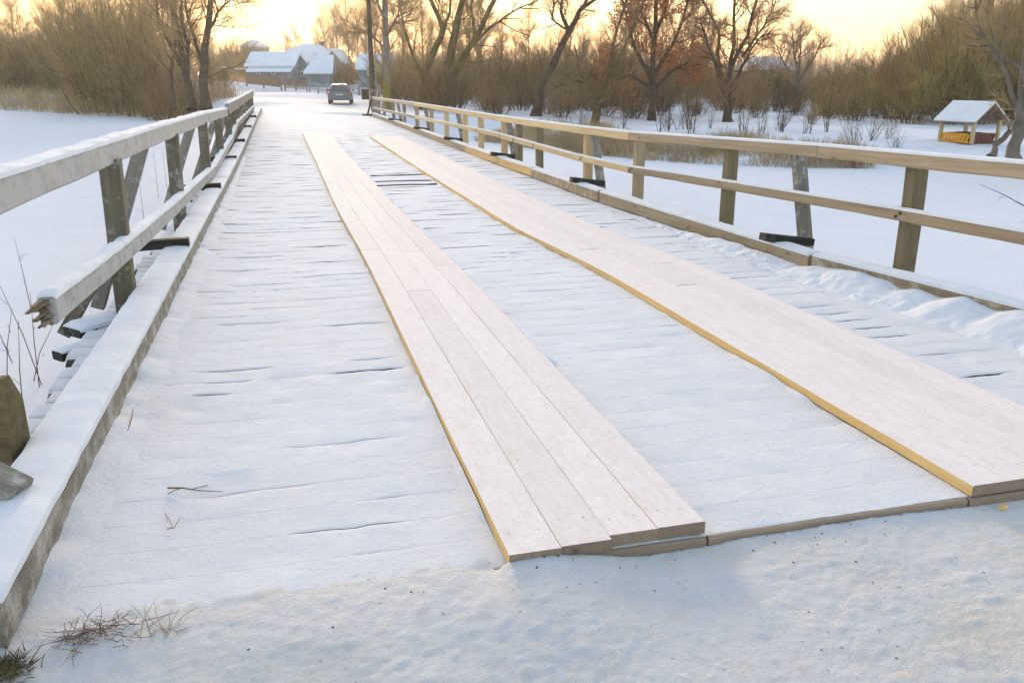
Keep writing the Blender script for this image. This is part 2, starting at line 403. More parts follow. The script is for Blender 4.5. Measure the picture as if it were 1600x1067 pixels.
for k in range(nplank):
    ya = Y0+k*PITCH; yb = ya+PITCH
    xl = -1.37+random.uniform(-.05, .05); xr = interp([(2.5, 5.15), (6.5, 4.85), (9, 4.6), (50, 4.62)], ya)+random.uniform(-.04, .05)
    if k in (0, 1, 2): xl -= .1
    st = max(.045, ya*.0075)
    inner = [-1.15+i*st for i in range(int((4.55+1.15)/st)+1)]
    xs = [xl, xl+.015, xl+.06]+inner+[xr-.06, xr-.01, xr]
    V = []; Fc = []; mi = []
    for x in xs:
        gf, df = edge_pts(k, x); gb, db = edge_pts(k+1, x)
        endd = 0
        if x < -1.12:
            gf = max(gf, .006+.010*max(0, nz(k*3.1, 5))); gb = max(gb, .006); df = max(df, .02); db = max(db, .02)
            endd = .02 if x <= xl+.001 else 0
            ex = .018*(x > xl+.001)
        else: ex = 0
        po = .0085*sstep(4.5, 10, ya)*nz(x*1.7, k*7.7, 3)*(1+.5*sstep(12, 20, ya))*(1-.75*sstep(22, 32, ya))
        if 1.43 < x < 2.52 and k in DARKP: po -= .035
        z = lambda yy: deck_h(x, yy)+ex-endd+po
        r1 = .009
        bot = -.15+rise(x, ya)
        nr = sstep(2.9, 7, ya); e0 = .0010*nr if x > -1.12 else .004
        V += [(x, ya+gf, bot), (x, ya+gf, z(ya)-df-e0), (x, ya+gf+r1, z(ya+r1)-.1*(df+e0)), (x, ya+gf+r1*3, z(ya+r1*3)), (x, (ya+yb)/2, z((ya+yb)/2)+.0005),
              (x, yb-gb-r1*3, z(yb-r1*3)), (x, yb-gb-r1, z(yb-r1)-.1*(db+e0)), (x, yb-gb, z(yb)-db-e0), (x, yb-gb, bot)]
    n = 9
    for i in range(len(xs)-1):
        for j in range(8):
            a = i*n+j; Fc.append((a, a+1, a+n+1, a+n)[::-1]); mi.append(1 if j in (0, 7) and not (k == 0 and j == 0) else 0)
    Fc.append(tuple(range(n))); mi.append(1); Fc.append(tuple(range((len(xs)-1)*n, len(xs)*n))[::-1]); mi.append(1)
    me = mesh('deck_plank', [(a-1.7, b-Y0, c+.06) for a, b, c in V], Fc, mi)
    me.polygons.foreach_set('use_smooth', [m == 0 for m in mi]); me.update(); me.set_sharp_from_angle(angle=R(40))
    link('deck_plank', me, [M['snow_deck'], M['plank_side']], deck, (0, 0, 0))

# beams ------------------------------------------------------
def beam_mesh(L, w_, h_, ch=.008, segs=4, jit=.0, seed=0, sag=0):
    rr = random.Random(seed); V = []; Fc = []
    prof = [(-w_/2+ch, -h_/2), (w_/2-ch, -h_/2), (w_/2, -h_/2+ch), (w_/2, h_/2-ch), (w_/2-ch, h_/2), (-w_/2+ch, h_/2), (-w_/2, h_/2-ch), (-w_/2, -h_/2+ch)]
    for i in range(segs+1):
        x = L*i/segs; jy = rr.uniform(-jit, jit); jz = rr.uniform(-jit, jit)-sag*math.sin(math.pi*i/segs)
        for a, b in prof: V.append((x, a+jy, b+jz))
    for i in range(segs):
        for j in range(8):
            a = i*8+j; b = i*8+(j+1) % 8; Fc.append((a, a+8, b+8, b)[::-1])
    Fc.append(tuple(range(8))[::-1]); Fc.append(tuple(range(segs*8, segs*8+8)))
    return mesh('beam', V, Fc)
def frame(p, q, up=(0, 0, 1)):
    X = (q-p).normalized(); Y = Vector(up).cross(X)
    if Y.length < 1e-3: Y = Vector((0, 1, 0)).cross(X)
    Y.normalize(); Z = X.cross(Y)
    m = Matrix((X, Y, Z)).transposed().to_4x4(); m.translation = p
    return m
def beam(name, p, q, w_, h_, mat, parent=None, up=(0, 0, 1), segs=4, jit=.002, seed=None, me=None, base=None, ch=.008):
    p, q = Vector(p), Vector(q)
    if me is None: me = beam_mesh((q-p).length, w_, h_, ch, segs, jit, seed if seed is not None else random.randint(0, 9999)); me.materials.append(mat)
    o = bpy.data.objects.new(name, me); COL.objects.link(o)
    m = frame(p, q, up)
    if parent:
        o.parent = parent
        b = parent
        pm = Matrix.Translation(b.location) @ b.rotation_euler.to_matrix().to_4x4()
        if b.parent: pm = Matrix.Translation(b.parent.location) @ b.parent.rotation_euler.to_matrix().to_4x4() @ pm
        m = pm.inverted() @ m
    o.matrix_basis = m
    return o
def cap(parent, L, w_, h_, t, over=.006, mat=None, amp=.5, name='snow_cap', step=.045, seed=0, drape=0.0):
    """snow lying on the top of a beam, in the beam's own axes"""
    n = max(3, int(L/step)); V = []; Fc = []; K = 7
    for i in range(n+1):
        x = L*i/n
        e = min(1, min(i, n-i)/1.5+.3)
        tt = t*(1+amp*nz(x*3+seed, seed*.7)+amp*.5*nz(x*11+seed, seed))*e + .004
        wv = w_/2+over*(1+1.6*nz(x*6, seed, 3))
        d = drape*(.6+.8*max(0, nz(x*2.2+seed, 7)))
        top = h_/2
        V += [(x, -wv, top-.012-d), (x, -wv*1.0, top+tt*.45), (x, -wv*.72, top+tt*.9), (x, 0, top+tt*1.02), (x, wv*.72, top+tt*.9), (x, wv, top+tt*.45), (x, wv, top-.012-d)]
    for i in range(n):
        for j in range(K-1):
            a = i*K+j; Fc.append((a, a+1, a+K+1, a+K)[::-1])
    Fc.append(tuple(range(K))); Fc.append(tuple(range(n*K, n*K+K))[::-1])
    me = mesh(name, V, Fc, smooth=True)
    return link(name, me, [mat or M['snow']], parent)

# left kerb
kl = thing('kerb', 'thick snow topped kerb beam along the left side of the deck, starting at the lower left corner', 'kerb', (-1.02, 2.5, 0))
def kerb_run(par, segs, w_, h_, mat, capt, amp=.4):
    for i, (a, b) in enumerate(segs):
        o = beam('kerb_beam', a, b, w_, h_, mat if not isinstance(mat, list) else mat[i], par, segs=max(4, int((Vector(b)-Vector(a)).length/.4)), jit=.005, ch=.015)
        L = (Vector(b)-Vector(a)).length
        if capt: cap(o, L, w_, h_, capt if not isinstance(capt, list) else capt[i], .004, amp=amp, seed=i*5.3+1)
hk = .17
def KL(y): return (-1.025-.03*sstep(18, 40, y), y, hk/2+.02+rise(-1, y)+.03*(1-sstep(2.5, 5, y))*0)
kerb_run(kl, [(KL(2.44), KL(8.0)), (KL(8.01), KL(14.0)), (KL(14.02), KL(20)), (KL(20.02), KL(27)), (KL(27.02), KL(34)), (KL(34.02), KL(44))], .22, hk, M['kerb_face'], .036)
# right kerb
kr = thing('kerb', 'low timber kerb along the right side of the deck with one bright new pine length in it', 'kerb', (4.4, 6, 0))
def KX(y): return interp([(3.2, 4.98), (4.4, 4.93), (6.45, 4.60), (8.3, 4.42), (11, 4.36), (16, 4.33), (24, 4.37), (44, 4.44)], y)
def KR(y, dz=0): return (KX(y), y, .085+dz+rise(4.4, y))
kerb_run(kr, [(KR(2.6), KR(4.4)), (KR(4.42), KR(6.45)), (KR(6.5, -.01), KR(11.2)), (KR(11.28), KR(14.6)), (KR(14.62, .015), KR(16.9)), (KR(16.92, .01), KR(20.4)), (KR(20.42), KR(28)), (KR(28.02), KR(36)), (KR(36.02), KR(44))],
         .17, .16, [M['kerb_right'], M['kerb_right'], M['tan'], M['kerb_right'], M['kerb_new'], M['kerb_new'], M['tan'], M['tan'], M['grey']],
         [.025, .022, .02, .016, .008, .008, .012, .012, .012])
# drifts against the kerbs
def drift(name, label, xf, ylo, yhi, wfun, hfun, seed, step=.035):
    ys = np.arange(ylo, yhi, step); K = 22; V = []; Fc = []
    for y in ys:
        w0 = wfun(y); h0 = hfun(y)
        for j in range(K):
            u = j/(K-1); x = xf(y)+(u-1)*w0
            prof = (1-math.cos(math.pi*u))/2
            h = h0*prof*(1+.15*nz(x*5, y*5, seed))+ (nz(x*9, y*9, seed)*.014+nz(x*22, y*22, seed)*.008+nz(x*45, y*45, seed)*.005)*math.sin(math.pi*min(1, u*1.0))*(h0 > .01)
            V.append((x, y, deck_h(max(-.9, min(4.3, x)), y)-.006+h))
    for i in range(len(ys)-1):
        for j in range(K-1):
            a = i*K+j; Fc.append((a, a+1, a+K+1, a+K))
    return link(name, mesh(name, V, Fc, smooth=True), [M['snow']], kind='stuff')
o = drift('snow_drift', '', lambda y: KX(y)-.083+.01, 2.6, 11.6, lambda y: interp([(2.6, .6), (6, .42), (8, .25), (11.6, .1)], y)*(1+.12*nz(y*2.3, 1)),
      lambda y: max(.004, interp([(2.6, .14), (5.0, .13), (5.45, .09), (5.8, .13), (6.2, .11), (6.6, .04), (7.2, .07), (7.9, .07), (8.8, .02), (11.6, .0)], y)*(1+.25*nz(y*1.3, 4)+.22*nz(y*4, 2))), 3, .022)
tag(o, 'lumpy bank of swept snow heaped against the right kerb', 'snow')
def wl(y): return .20*(1+.35*nz(y*2.3, 8))
ysl = np.arange(2.6, 20, .05); V = []; Fc = []; K = 8
for y in ysl:
    hh = .045*(1+.7*nz(y*3.1, 6)+.35*nz(y*9, 6))*sstep(2.6, 3.0, y); ww = wl(y)*(1-.5*sstep(8, 18, y))
    for j in range(K):
        u = j/(K-1); x = -.925+u*ww
        V.append((x, y, deck_h(x, y)-.006+hh*(1-u)**1.6+(1-u)*abs(nz(x*15, y*15))*.02))
for i in range(len(ysl)-1):
    for j in range(K-1):
        a = i*K+j; Fc.append((a, a+1, a+K+1, a+K))
tag(link('snow_drift', mesh('snow_drift', V, Fc, smooth=True), [M['snow_deck']], kind='stuff'), 'thin wedge of snow along the foot of the left kerb', 'snow')
# deck end boards
for (a, b, z0, nm) in ((.67, 1.43, 0, 0), (1.44, 2.62, 0, 1), (2.63, 5.1, 0, 2)):
    beam('end_board', (a, 2.515, -.0275), (b, 2.515, -.0265), .027, .058, M['endgrain'], deck, segs=6, jit=.002)

# ------------------------------------------------------------ wheel tracks
def track(lab, x0, wid, nb, yend, lefts, seed):
    rr = random.Random(seed)
    t = thing('wheel_track', lab, 'wheel track', (x0+nb*wid/2, Y0, 0), 0, 'plank wheel tracks on the deck')
    for i in range(nb):
        y = 2.505+(.0 if i < 2 else .03)+rr.uniform(-.01, .01)
        first = True
        while y < yend:
            L = rr.uniform(5.2, 6.3) if not first else rr.uniform(3.0, 6.3)
            y2 = min(y+L, yend+rr.uniform(-.6, .3))
            if y2-y < .8: break
            def cx(yy): return lefts(yy)+wid*(i+.5)+rr.uniform(-.0005, .0005)
            g = .0012
            h = .05
            L2 = y2-y; n = max(6, int(L2/.5)); V = []; Fc = []; mi = []
            xa, xb = cx(y), cx(y2); w2 = wid/2-g/2*1.3
            prof = [(-w2, -h/2), (-w2, h/2-.003), (-w2+.003, h/2), (w2-.003, h/2), (w2, h/2-.003), (w2, -h/2)]
            zt = rr.uniform(-.0012, .0012)
            for s_ in range(n+1):
                yy = y+L2*s_/n; xc = lefts(yy)+wid*(i+.5)+.004*nz(yy*.8, x0)+.0012*nz(yy*1.7, i*3.1)
                for a, b in prof:
                    V.append((xc+a, yy, .030+b+zt+rise(xc, yy)+.0035*nz(yy*1.1, x0)+.0012*nz(yy*1.7, i*1.7, x0)))
            P = 6
            for s_ in range(n):
                for j in range(P):
                    a = s_*P+j; b = s_*P+(j+1) % P
                    Fc.append((a, a+P, b+P, b)[::-1]); mi.append(0 if j in (1, 2, 3) else 1)
            Fc.append(tuple(range(P))); mi.append(2); Fc.append(tuple(range(n*P, n*P+P))[::-1]); mi.append(2)
            c = Vector((xa, y, .03))
            Vl = [(v[1]-c.y, -(v[0]-c.x), v[2]-c.z) for v in V]       # local x runs along the board
            me = mesh('board', Vl, Fc, mi)
            ob = link('board', me, [M['dusted'], M['pine'], M['endgrain']], t, c-t.location)
            ob.rotation_euler = (0, 0, math.pi/2)
            y = y2+rr.uniform(.003, .012); first = False
    NV = []; NF = []
    for i in range(nb):
        y = 2.62+rr.uniform(0, .1)
        while y < min(yend-.4, 15):
            for dx in (-.055, .055):
                x = lefts(y)+wid*(i+.5)+dx+rr.uniform(-.008, .008); yy = y+rr.uniform(-.015, .015)
                z = .055+rise(x, yy)+.0035*nz(yy*1.1, x0)+.0022; k = len(NV)
                for j in range(6): NV.append((x+math.cos(j*math.pi/3)*.003-t.location.x, yy+math.sin(j*math.pi/3)*.003-t.location.y, z-(.001 if j % 2 else 0)))
                NF.append(tuple(range(k, k+6)))
            y += rr.uniform(.55, .72)
    link('nails', mesh('nails', NV, NF), [M['rust']], t, kind='stuff')
    return t
track('left plank wheel track running up the middle of the picture, dusted with snow', .65, .196, 4, 28.2, lambda y: .655-.05*sstep(7, 12, y)-.04*sstep(18, 28, y), 1)
track('right plank wheel track with its bright pine edge facing the deck middle', 2.65, .187, 5, 26.3, lambda y: 2.645-.16*sstep(6.5, 9.5, y)+.02*sstep(14, 26, y), 2)

def fillet(xe, ylo, yhi, side, h0, seed, label):
    V = []; Fc = []; K = 6; ys = np.arange(ylo, yhi, .04)
    for y in ys:
        h = max(.001, h0*(.55+1.6*nz(y*1.1, seed)+.7*nz(y*5, seed))); h = min(h, .05)*sstep(ylo, ylo+.35, y)+.0005; w_ = .01+h*1.8
        for j in range(K):
            u = j/(K-1); x = xe(y)+side*(.004+u*w_); V.append((x, y, deck_h(x, y)-.004+h*(1-u)**1.5+nz(x*30, y*30)*.002))
    for i in range(len(ys)-1):
        for j in range(K-1):
            a = i*K+j; q = (a, a+1, a+K+1, a+K); Fc.append(q if side > 0 else q[::-1])
    tag(link('snow_drift', mesh('snow_drift', V, Fc, smooth=True), [M['snow_deck']], kind='stuff'), label, 'snow')
fillet(lambda y: .655-.05*sstep(7, 12, y)-.04*sstep(18, 28, y), 2.6, 20, -1, .022, 3, 'thin snow wedge against the left edge of the left wheel track')
fillet(lambda y: .655+.784-.05*sstep(7, 12, y)-.04*sstep(18, 28, y), 2.6, 20, 1, .055, 9, 'snow packed against the right edge of the left wheel track')
fillet(lambda y: 2.645-.16*sstep(6.5, 9.5, y)+.02*sstep(14, 26, y), 2.6, 20, -1, .016, 5, 'thin snow wedge against the left edge of the right wheel track')
fillet(lambda y: 2.645+.935-.16*sstep(6.5, 9.5, y)+.02*sstep(14, 26, y), 2.6, 20, 1, .055, 7, 'snow packed against the right edge of the right wheel track')

# ------------------------------------------------------------ railings
def sheared(parent, p, q, wid, h, mat, cp=None, name='rail_board', seed=0, capamp=.6):
    o = beam(name, p, q, wid, h, mat, parent, segs=max(4, int((Vector(q)-Vector(p)).length/.5)), jit=.004, seed=seed, ch=.012)
    if cp: cap(o, (Vector(q)-Vector(p)).length, wid, h, cp, .003, seed=seed*3.3, amp=capamp)
    return o
# left
rl = thing('railing', 'frosted timber railing on the left side of the bridge with snow on its rails', 'railing', (-1.2, 6, 0))
xr_ = -1.19
th_, ch_ = .155, .024
LT = [(.4, 1.30), (3.9, 1.30), (8.9, 1.245), (11.9, 1.235), (19.4, 1.09)]   # wood top height
def lt(y): return interp(LT, y)-th_/2
sheared(rl, (xr_-.02, .5, lt(.5)), (xr_, 8.95, lt(8.95)), .095, th_, M['frosty'], ch_, 'top_rail', 1)
sheared(rl, (xr_, 8.96, lt(8.96)), (xr_, 14.4, lt(14.4)), .095, th_, M['frosty'], ch_, 'top_rail', 2)
sheared(rl, (xr_, 14.41, lt(14.41)), (xr_-.01, 20.0, lt(19.6)), .095, th_, M['frosty'], ch_, 'top_rail', 3)
sheared(rl, (xr_+.02, 20.02, 1.08), (xr_+.04, 24.5, 1.11), .09, .24, M['grey'], .02, 'top_rail', 4)
sheared(rl, (xr_+.04, 24.51, 1.11), (xr_+.04, 38.5, 1.19), .09, .24, M['grey'], .02, 'top_rail', 5)
mh = .135
ML = [(4.2, .69), (4.5, .67), (6.15, .60), (9.0, .50), (14.6, .36), (20.4, .50), (23.2, .68), (38, .70)]
def ml(y): return interp(ML, y)-mh/2-.01
for i, (a, b) in enumerate([(4.27, 6.1), (6.1, 9.0), (9.0, 14.6), (14.6, 20.4), (20.4, 23.2), (23.2, 38)]):
    sheared(rl, (-1.15, a+.002, ml(a)), (-1.15, b-.002, ml(b)), .08, mh, M['frosty'] if i < 4 else M['grey'], .022, 'mid_rail', 11+i)
# splintered broken end of the mid rail
rr = random.Random(4)
for i in range(22):
    yy = 4.27; z = ml(4.27)-mh/2+.008+(i % 11)*.0115; L = rr.uniform(.01, .08) if i % 11 < 9 else rr.uniform(.08, .17)
    x0 = -1.15+(-.018 if i < 11 else .012)+rr.uniform(-.01, .01)
    beam('splinter', (x0, yy+.05, z), (x0+rr.uniform(-.035, .01), yy-L, z+rr.uniform(-.014, .008)), rr.uniform(.012, .026), rr.uniform(.007, .013), M['endgrain'] if i % 3 else M['mossy2'], rl, segs=2, jit=.003, ch=.003)
LP = [6.45, 10.05, 13.9, 17.2, 20.4, 22.6, 24.6, 26.6, 28.8, 31, 33.2, 35.4, 37.8]
for i, y in enumerate(LP):
    top = (lt(y) if y < 20 else 1.08+.006*(y-20))-.055
    beam('post', (-1.22, y, .0+rise(-1, y)-.5), (-1.19, y, top), .135, .14, M['mossy'] if i != 0 else M['mossy'], rl, up=(0, 1, 0), segs=5, jit=.003)
# outer braces and the cross beams they stand on
for y, yb in ((8.55, 8.35), (13.2, 13.0), (17.9, 17.6), (22.2, 22), (27, 27), (33, 33)):
    tp = lt(y) if y < 20 else 1.08
    beam('brace', (-1.27, y, tp-.04), (-1.86, y-.02, -.42+rise(-1, y)), .12, .13, M['grey'], rl, up=(0, 1, 0), segs=4)
for y in (8.1, 12.6, 17.3, 21.6, 27, 33):
    z = .245+rise(-1, y)
    o = beam('cross_beam', (-.92, y, z), (-1.50, y, z-.02), .11, .085, M['tar'], rl, segs=4)
# lower cross beam under the broken end
o = beam('cross_beam', (-1.24, 6.25, .03), (-1.50, 6.02, .02), .20, .055, M['tar'], rl, segs=3); cap(o, .34, .20, .055, .035, .01, seed=5)
o = beam('cross_beam', (-1.25, 6.05, -.06), (-1.55, 5.78, -.07), .12, .06, M['tar'], rl, segs=3); cap(o, .40, .12, .06, .012, .0, seed=8)
beam('brace', (-1.48, 6.0, -.08), (-1.52, 5.75, -.62), .10, .12, M['mossy'], rl, up=(0, 1, 0), segs=3)
beam('brace', (-1.25, 6.35, .50), (-1.62, 6.3, -.06), .09, .09, M['mossy'], rl, up=(0, 1, 0), segs=3)
# cut stub post with a chamfered head and a fallen block at its foot
sp = on_z(8, 725, .12)
st = thing('stub_post', 'short green stained stub post with a chamfered head at the left edge', 'post', (sp.x, sp.y, .12))
V = [(-.08, -.075, -.25), (.08, -.075, -.25), (.08, .075, -.25), (-.08, .075, -.25), (-.08, -.075, .36), (.04, -.075, .37), (.04, .075, .37), (-.08, .075, .36),
     (.08, -.075, .27), (.08, .075, .27)]
Fc = [(0, 3, 2, 1), (0, 1, 8, 5, 4), (2, 3, 7, 6, 9), (1, 2, 9, 8), (8, 9, 6, 5), (4, 5, 6, 7), (3, 0, 4, 7)]
me = mesh('post', V, Fc); po = link('post', me, [M['mossy2']], st); po.rotation_euler = (0, 0, -.25)
bp = on_z(-2, 770, .2)
bb = beam('timber_block', (bp.x-.16, bp.y+.02, .33), (bp.x+.085, bp.y-.07, .20), .13, .15, M['grey'], segs=3, ch=.02)
tag(bb, 'rough grey timber offcut leaning in front of the green stub post', 'timber block')

# right
rt_ = thing('railing', 'timber railing on the right side of the bridge, part old tan wood, part new pine', 'railing', (4.6, 10, 0))
def RX(y): return interp([(3.5, 4.80), (5.4, 4.78), (8.1, 4.70), (11, 4.58), (13, 4.50), (20, 4.46), (44, 4.50)], y)
RTt = [(3, 1.17), (4.5, 1.15), (5.5, 1.125), (6.85, 1.10), (8.3, 1.07), (10.9, 1.0), (13.1, .985), (18.1, .96), (24, .97), (30, .97), (44.5, .92)]
def rtop(y): return interp(RTt, y)
def seg_r(ys, h, wid, mats, names, zf, capt):
    for i, (a, b) in enumerate(zip(ys, ys[1:])):
        sheared(rt_, (RX(a)+.03, a+.003, zf(a)-h/2), (RX(b)+.03, b-.003, zf(b)-h/2), wid, h, mats[i], capt, names, 31+i, .2)
seg_r([2.6, 6.85, 10.95, 13.1, 18.15, 24.1, 30, 44.6], .115, .075, [M['tan'], M['tan'], M['pine_rail'], M['pine_rail'], M['pine_rail'], M['pine_rail'], M['tan']], 'top_rail', rtop, .012)
RM = [(3, .72), (4.4, .705), (5.3, .68), (8.15, .63), (10.8, .54), (13.1, .545), (18.1, .60), (24.1, .57), (44.6, .42)]
seg_r([2.6, 5.72, 9.5, 10.95, 13.1, 18.15, 24.1, 30, 44.6], .10, .06, [M['tan'], M['tan'], M['tan'], M['pine_rail'], M['pine_rail'], M['pine_rail'], M['pine_rail'], M['tan']], 'mid_rail', lambda y: interp(RM, y), .005)
new = M['pine_rail']; old = M['tan_dark']
RP = [(5.72, old), (8.53, old), (10.86, M['tan']), (12.7, new), (15.3, old), (16.7, old), (17.87, new), (20.1, new), (21.93, new), (24.6, new), (27.2, M['tan']), (30.3, M['tan']), (33.6, M['grey']), (37, M['grey']), (40.5, M['grey']), (44.4, M['grey'])]
for y, m in RP:
    beam('post', (RX(y)+.13, y, -.35), (RX(y)+.12, y, rtop(y)-.10), .125, .13, m, rt_, up=(0, 1, 0), segs=5, jit=.003)
for y, dd in ((7.05, .2), (12.2, .2), (17.2, .25), (22.5, .25), (28, .25), (35, .25)):
    beam('brace', (RX(y)+.09, y+.22, rtop(y)-.11), (RX(y)+.10+dd*.4, y+.07, .06), .11, .11, M['grey'], rt_, up=(0, 1, 0), segs=4)
    beam('cross_beam', (RX(y)-.34, y+.03, .225), (RX(y)+.20, y+.03, .15), .12, .07 if y < 10 else .08, M['tar'], rt_, segs=3)
# end frame of the right railing
ef = thing('end_frame', 'bluish grey end post with slanted strut closing the far right railing', 'post', (4.4, 45.0, tz(4.4, 45)))
beam('post', (4.55, 45.0, -.3), (4.62, 45.0, 1.30), .16, .18, M['grey'], ef, up=(0, 1, 0))
beam('post', (4.85, 45.2, -.3), (4.95, 45.2, 1.5), .16, .16, M['grey'], ef, up=(0, 1, 0))
beam('strut', (4.58, 44.8, 1.15), (4.20, 44.6, -.05), .09, .09, M['tar'], ef, up=(0, 1, 0))
beam('foot_beam', (4.0, 44.7, .0), (5.0, 44.9, .0), .2, .16, M['tar'], ef)
bn = at(571, 160, 64)
b_ = thing('litter_bin', 'small dark bin on a post beside the road right of the car', 'bin', (bn.x, bn.y, tz(bn.x, bn.y)))
zb = b_.location.z
beam('bin_body', (bn.x, bn.y, zb+.35), (bn.x, bn.y, zb+1.1), .5, .5, M['tar'], b_, up=(0, 1, 0), ch=.05)
beam('post', (bn.x+.3, bn.y, zb-.1), (bn.x+.3, bn.y, zb+1.2), .08, .08, M['grey'], b_, up=(0, 1, 0))

# ------------------------------------------------------------ plants
class Tubes:
    def __init__(s): s.V = []; s.F = []
    def add(s, pts, rad, n):
        base = len(s.V); m = len(pts)
        d0 = (pts[-1]-pts[0]); d0 = d0.normalized() if d0.length > 0 else Vector((0, 0, 1))
        ref = Vector((1, 0, 0)) if abs(d0.x) < .8 else Vector((0, 1, 0))
        a = d0.cross(ref).normalized(); b = d0.cross(a)
        cs = CS[n]
        for p, r in zip(pts, rad):
            for c, s_ in cs:
                s.V.append((p.x+(a.x*c+b.x*s_)*r, p.y+(a.y*c+b.y*s_)*r, p.z+(a.z*c+b.z*s_)*r))
        for i in range(m-1):
            o = base+i*n
            for j in range(n):
                k = (j+1) % n; s.F.append((o+j, o+k, o+n+k, o+n+j))
    def mesh(s, name, smooth=True): return mesh(name, s.V, s.F, smooth=smooth)
CS = {n: [(math.cos(2*math.pi*j/n), math.sin(2*math.pi*j/n)) for j in range(n)] for n in (3, 4, 5, 6, 8, 10)}
def rvec(r, up=0.0):
    while True:
        v = Vector((r.uniform(-1, 1), r.uniform(-1, 1), r.uniform(-1, 1)))
        if .1 < v.length < 1: return v.normalized()
def limb(r, p, d, L, wob, up, n):
    pts = [p.copy()]; d = d.normalized(); st = L/n
    for i in range(n):
        d = (d+rvec(r)*wob+Vector((0, 0, up))).normalized(); p = p+d*st; pts.append(p.copy())
    return pts
def branch_off(r, pts, rad, lv, P, T, depth=0):
    """children of a limb; T = [trunk tubes, crown tubes]"""
    cfg = P[lv]; n = cfg['n']; m = len(pts)-1
    for i in range(n):
        t = lerp(cfg.get('t0', .25), 1.0, (i+r.random())/n); k = min(m-1, int(t*m)); f = t*m-k
        p = pts[k].lerp(pts[k+1], min(1, f)); dd = (pts[k+1]-pts[k]).normalized()
        side = dd.cross(rvec(r)).normalized()
        ang = r.uniform(*cfg['ang']); d = dd*math.cos(ang)+side*math.sin(ang)
        L = cfg['L']*(1-.55*t*cfg.get('tip', 1))*r.uniform(.65, 1.25)
        r0 = min(cfg['r'], lerp(rad[0], rad[-1], t)*.75)*r.uniform(.7, 1.1)
        ns = cfg.get('seg', 3)
        q = limb(r, p, d, L, cfg.get('wob', .18), cfg.get('up', .05), ns)
        rd = [lerp(r0, r0*.35, j/ns) for j in range(ns+1)]
        last = lv+1 >= len(P)
        (T[1] if lv > 0 else T[0]).add(q, rd, cfg.get('sides', 3))
        if not last: branch_off(r, q, rd, lv+1, P, T)
        elif depth is not None and len(T) > 2: T[2].append(q[-1]); T[2].append(q[len(q)//2])
def build_tree(name, label, T, loc, tm, cm, group=None, leaves=None, cat='tree', rz=0):
    t = thing(name, label, cat, loc, rz, group)
    if T[0].V: link('trunk', T[0].mesh('trunk'), [tm], t)
    if T[1].V: link('crown', T[1].mesh('crown', False), [cm], t)
    if leaves:
        V = []; Fc = []; r = random.Random(3)
        for p in leaves:
            for _ in range(3):
                c = p+rvec(r)*.12; a = rvec(r)*.055; b = a.cross(rvec(r)).normalized()*.04
                i = len(V); V += [c-a-b, c+a-b*.5, c+a*.9+b, c-a*.5+b]; Fc.append((i, i+1, i+2, i+3))
        link('leaves', mesh('leaves', V, Fc), [M['leaf']], t, kind='stuff')
    return t

def hero(name, label, d, limbs, P, tm, cm, seed, leaves=False, tops=None, group=None):
    r = random.Random(seed)
    b = at(*limbs[0][0][0], d); base = Vector((b.x, b.y, tz(b.x, b.y)-.05)); T = [Tubes(), Tubes()]
    if leaves: T.append([])
    fwd = Vector((math.sin(PSI), math.cos(PSI), 0))
    for pts, r0, r1, dr in limbs:
        n = len(pts); q = []
        first = pts[0] == limbs[0][0][0]
        # resample
        for i in range(n-1):
            for s_ in range(3):
                t = s_/3; q.append((lerp(pts[i][0], pts[i+1][0], t), lerp(pts[i][1], pts[i+1][1], t)))
        q.append(pts[-1]); W = []
        for i, (x, y) in enumerate(q):
            u = i/(len(q)-1); v = at(x, y, d)-base+fwd*dr*u
            v += rvec(r)*.05*(0 if i == 0 else 1); W.append(v)
        if abs(W[0].z) < 1.2 and pts[0][1] > 140: W[0].z = -.15
        rad = [lerp(r0*.86, r1*.62, (i/(len(q)-1))**.7)*d/F for i in range(len(q))]
        if pts[0][1] > 140 and r0 > 5: rad[0] *= 1.3
        T[0].add(W, rad, 8)
        branch_off(r, W, rad, 0, P, T)
    return build_tree(name, label, T, base, tm, cm, group, T[2] if leaves else None)

PB = lambda k=1.0, n=(7, 7, 7), L=(2.4, 1.3, .6), up=.05, tk=1.0: [
    dict(n=int(n[0]*1.35), ang=(.5, 1.15), L=L[0]*k*1.2, r=.04, t0=.2, seg=4, sides=4, up=up, wob=.2),
    dict(n=int(n[1]*1.2), ang=(.4, 1.0), L=L[1]*k*1.2, r=.02, t0=.15, seg=3, up=up, wob=.2),
    dict(n=int(n[2]*1.15), ang=(.35, .9), L=L[2]*k*1.25, r=.011, t0=.1, seg=2, up=up, wob=.25)]

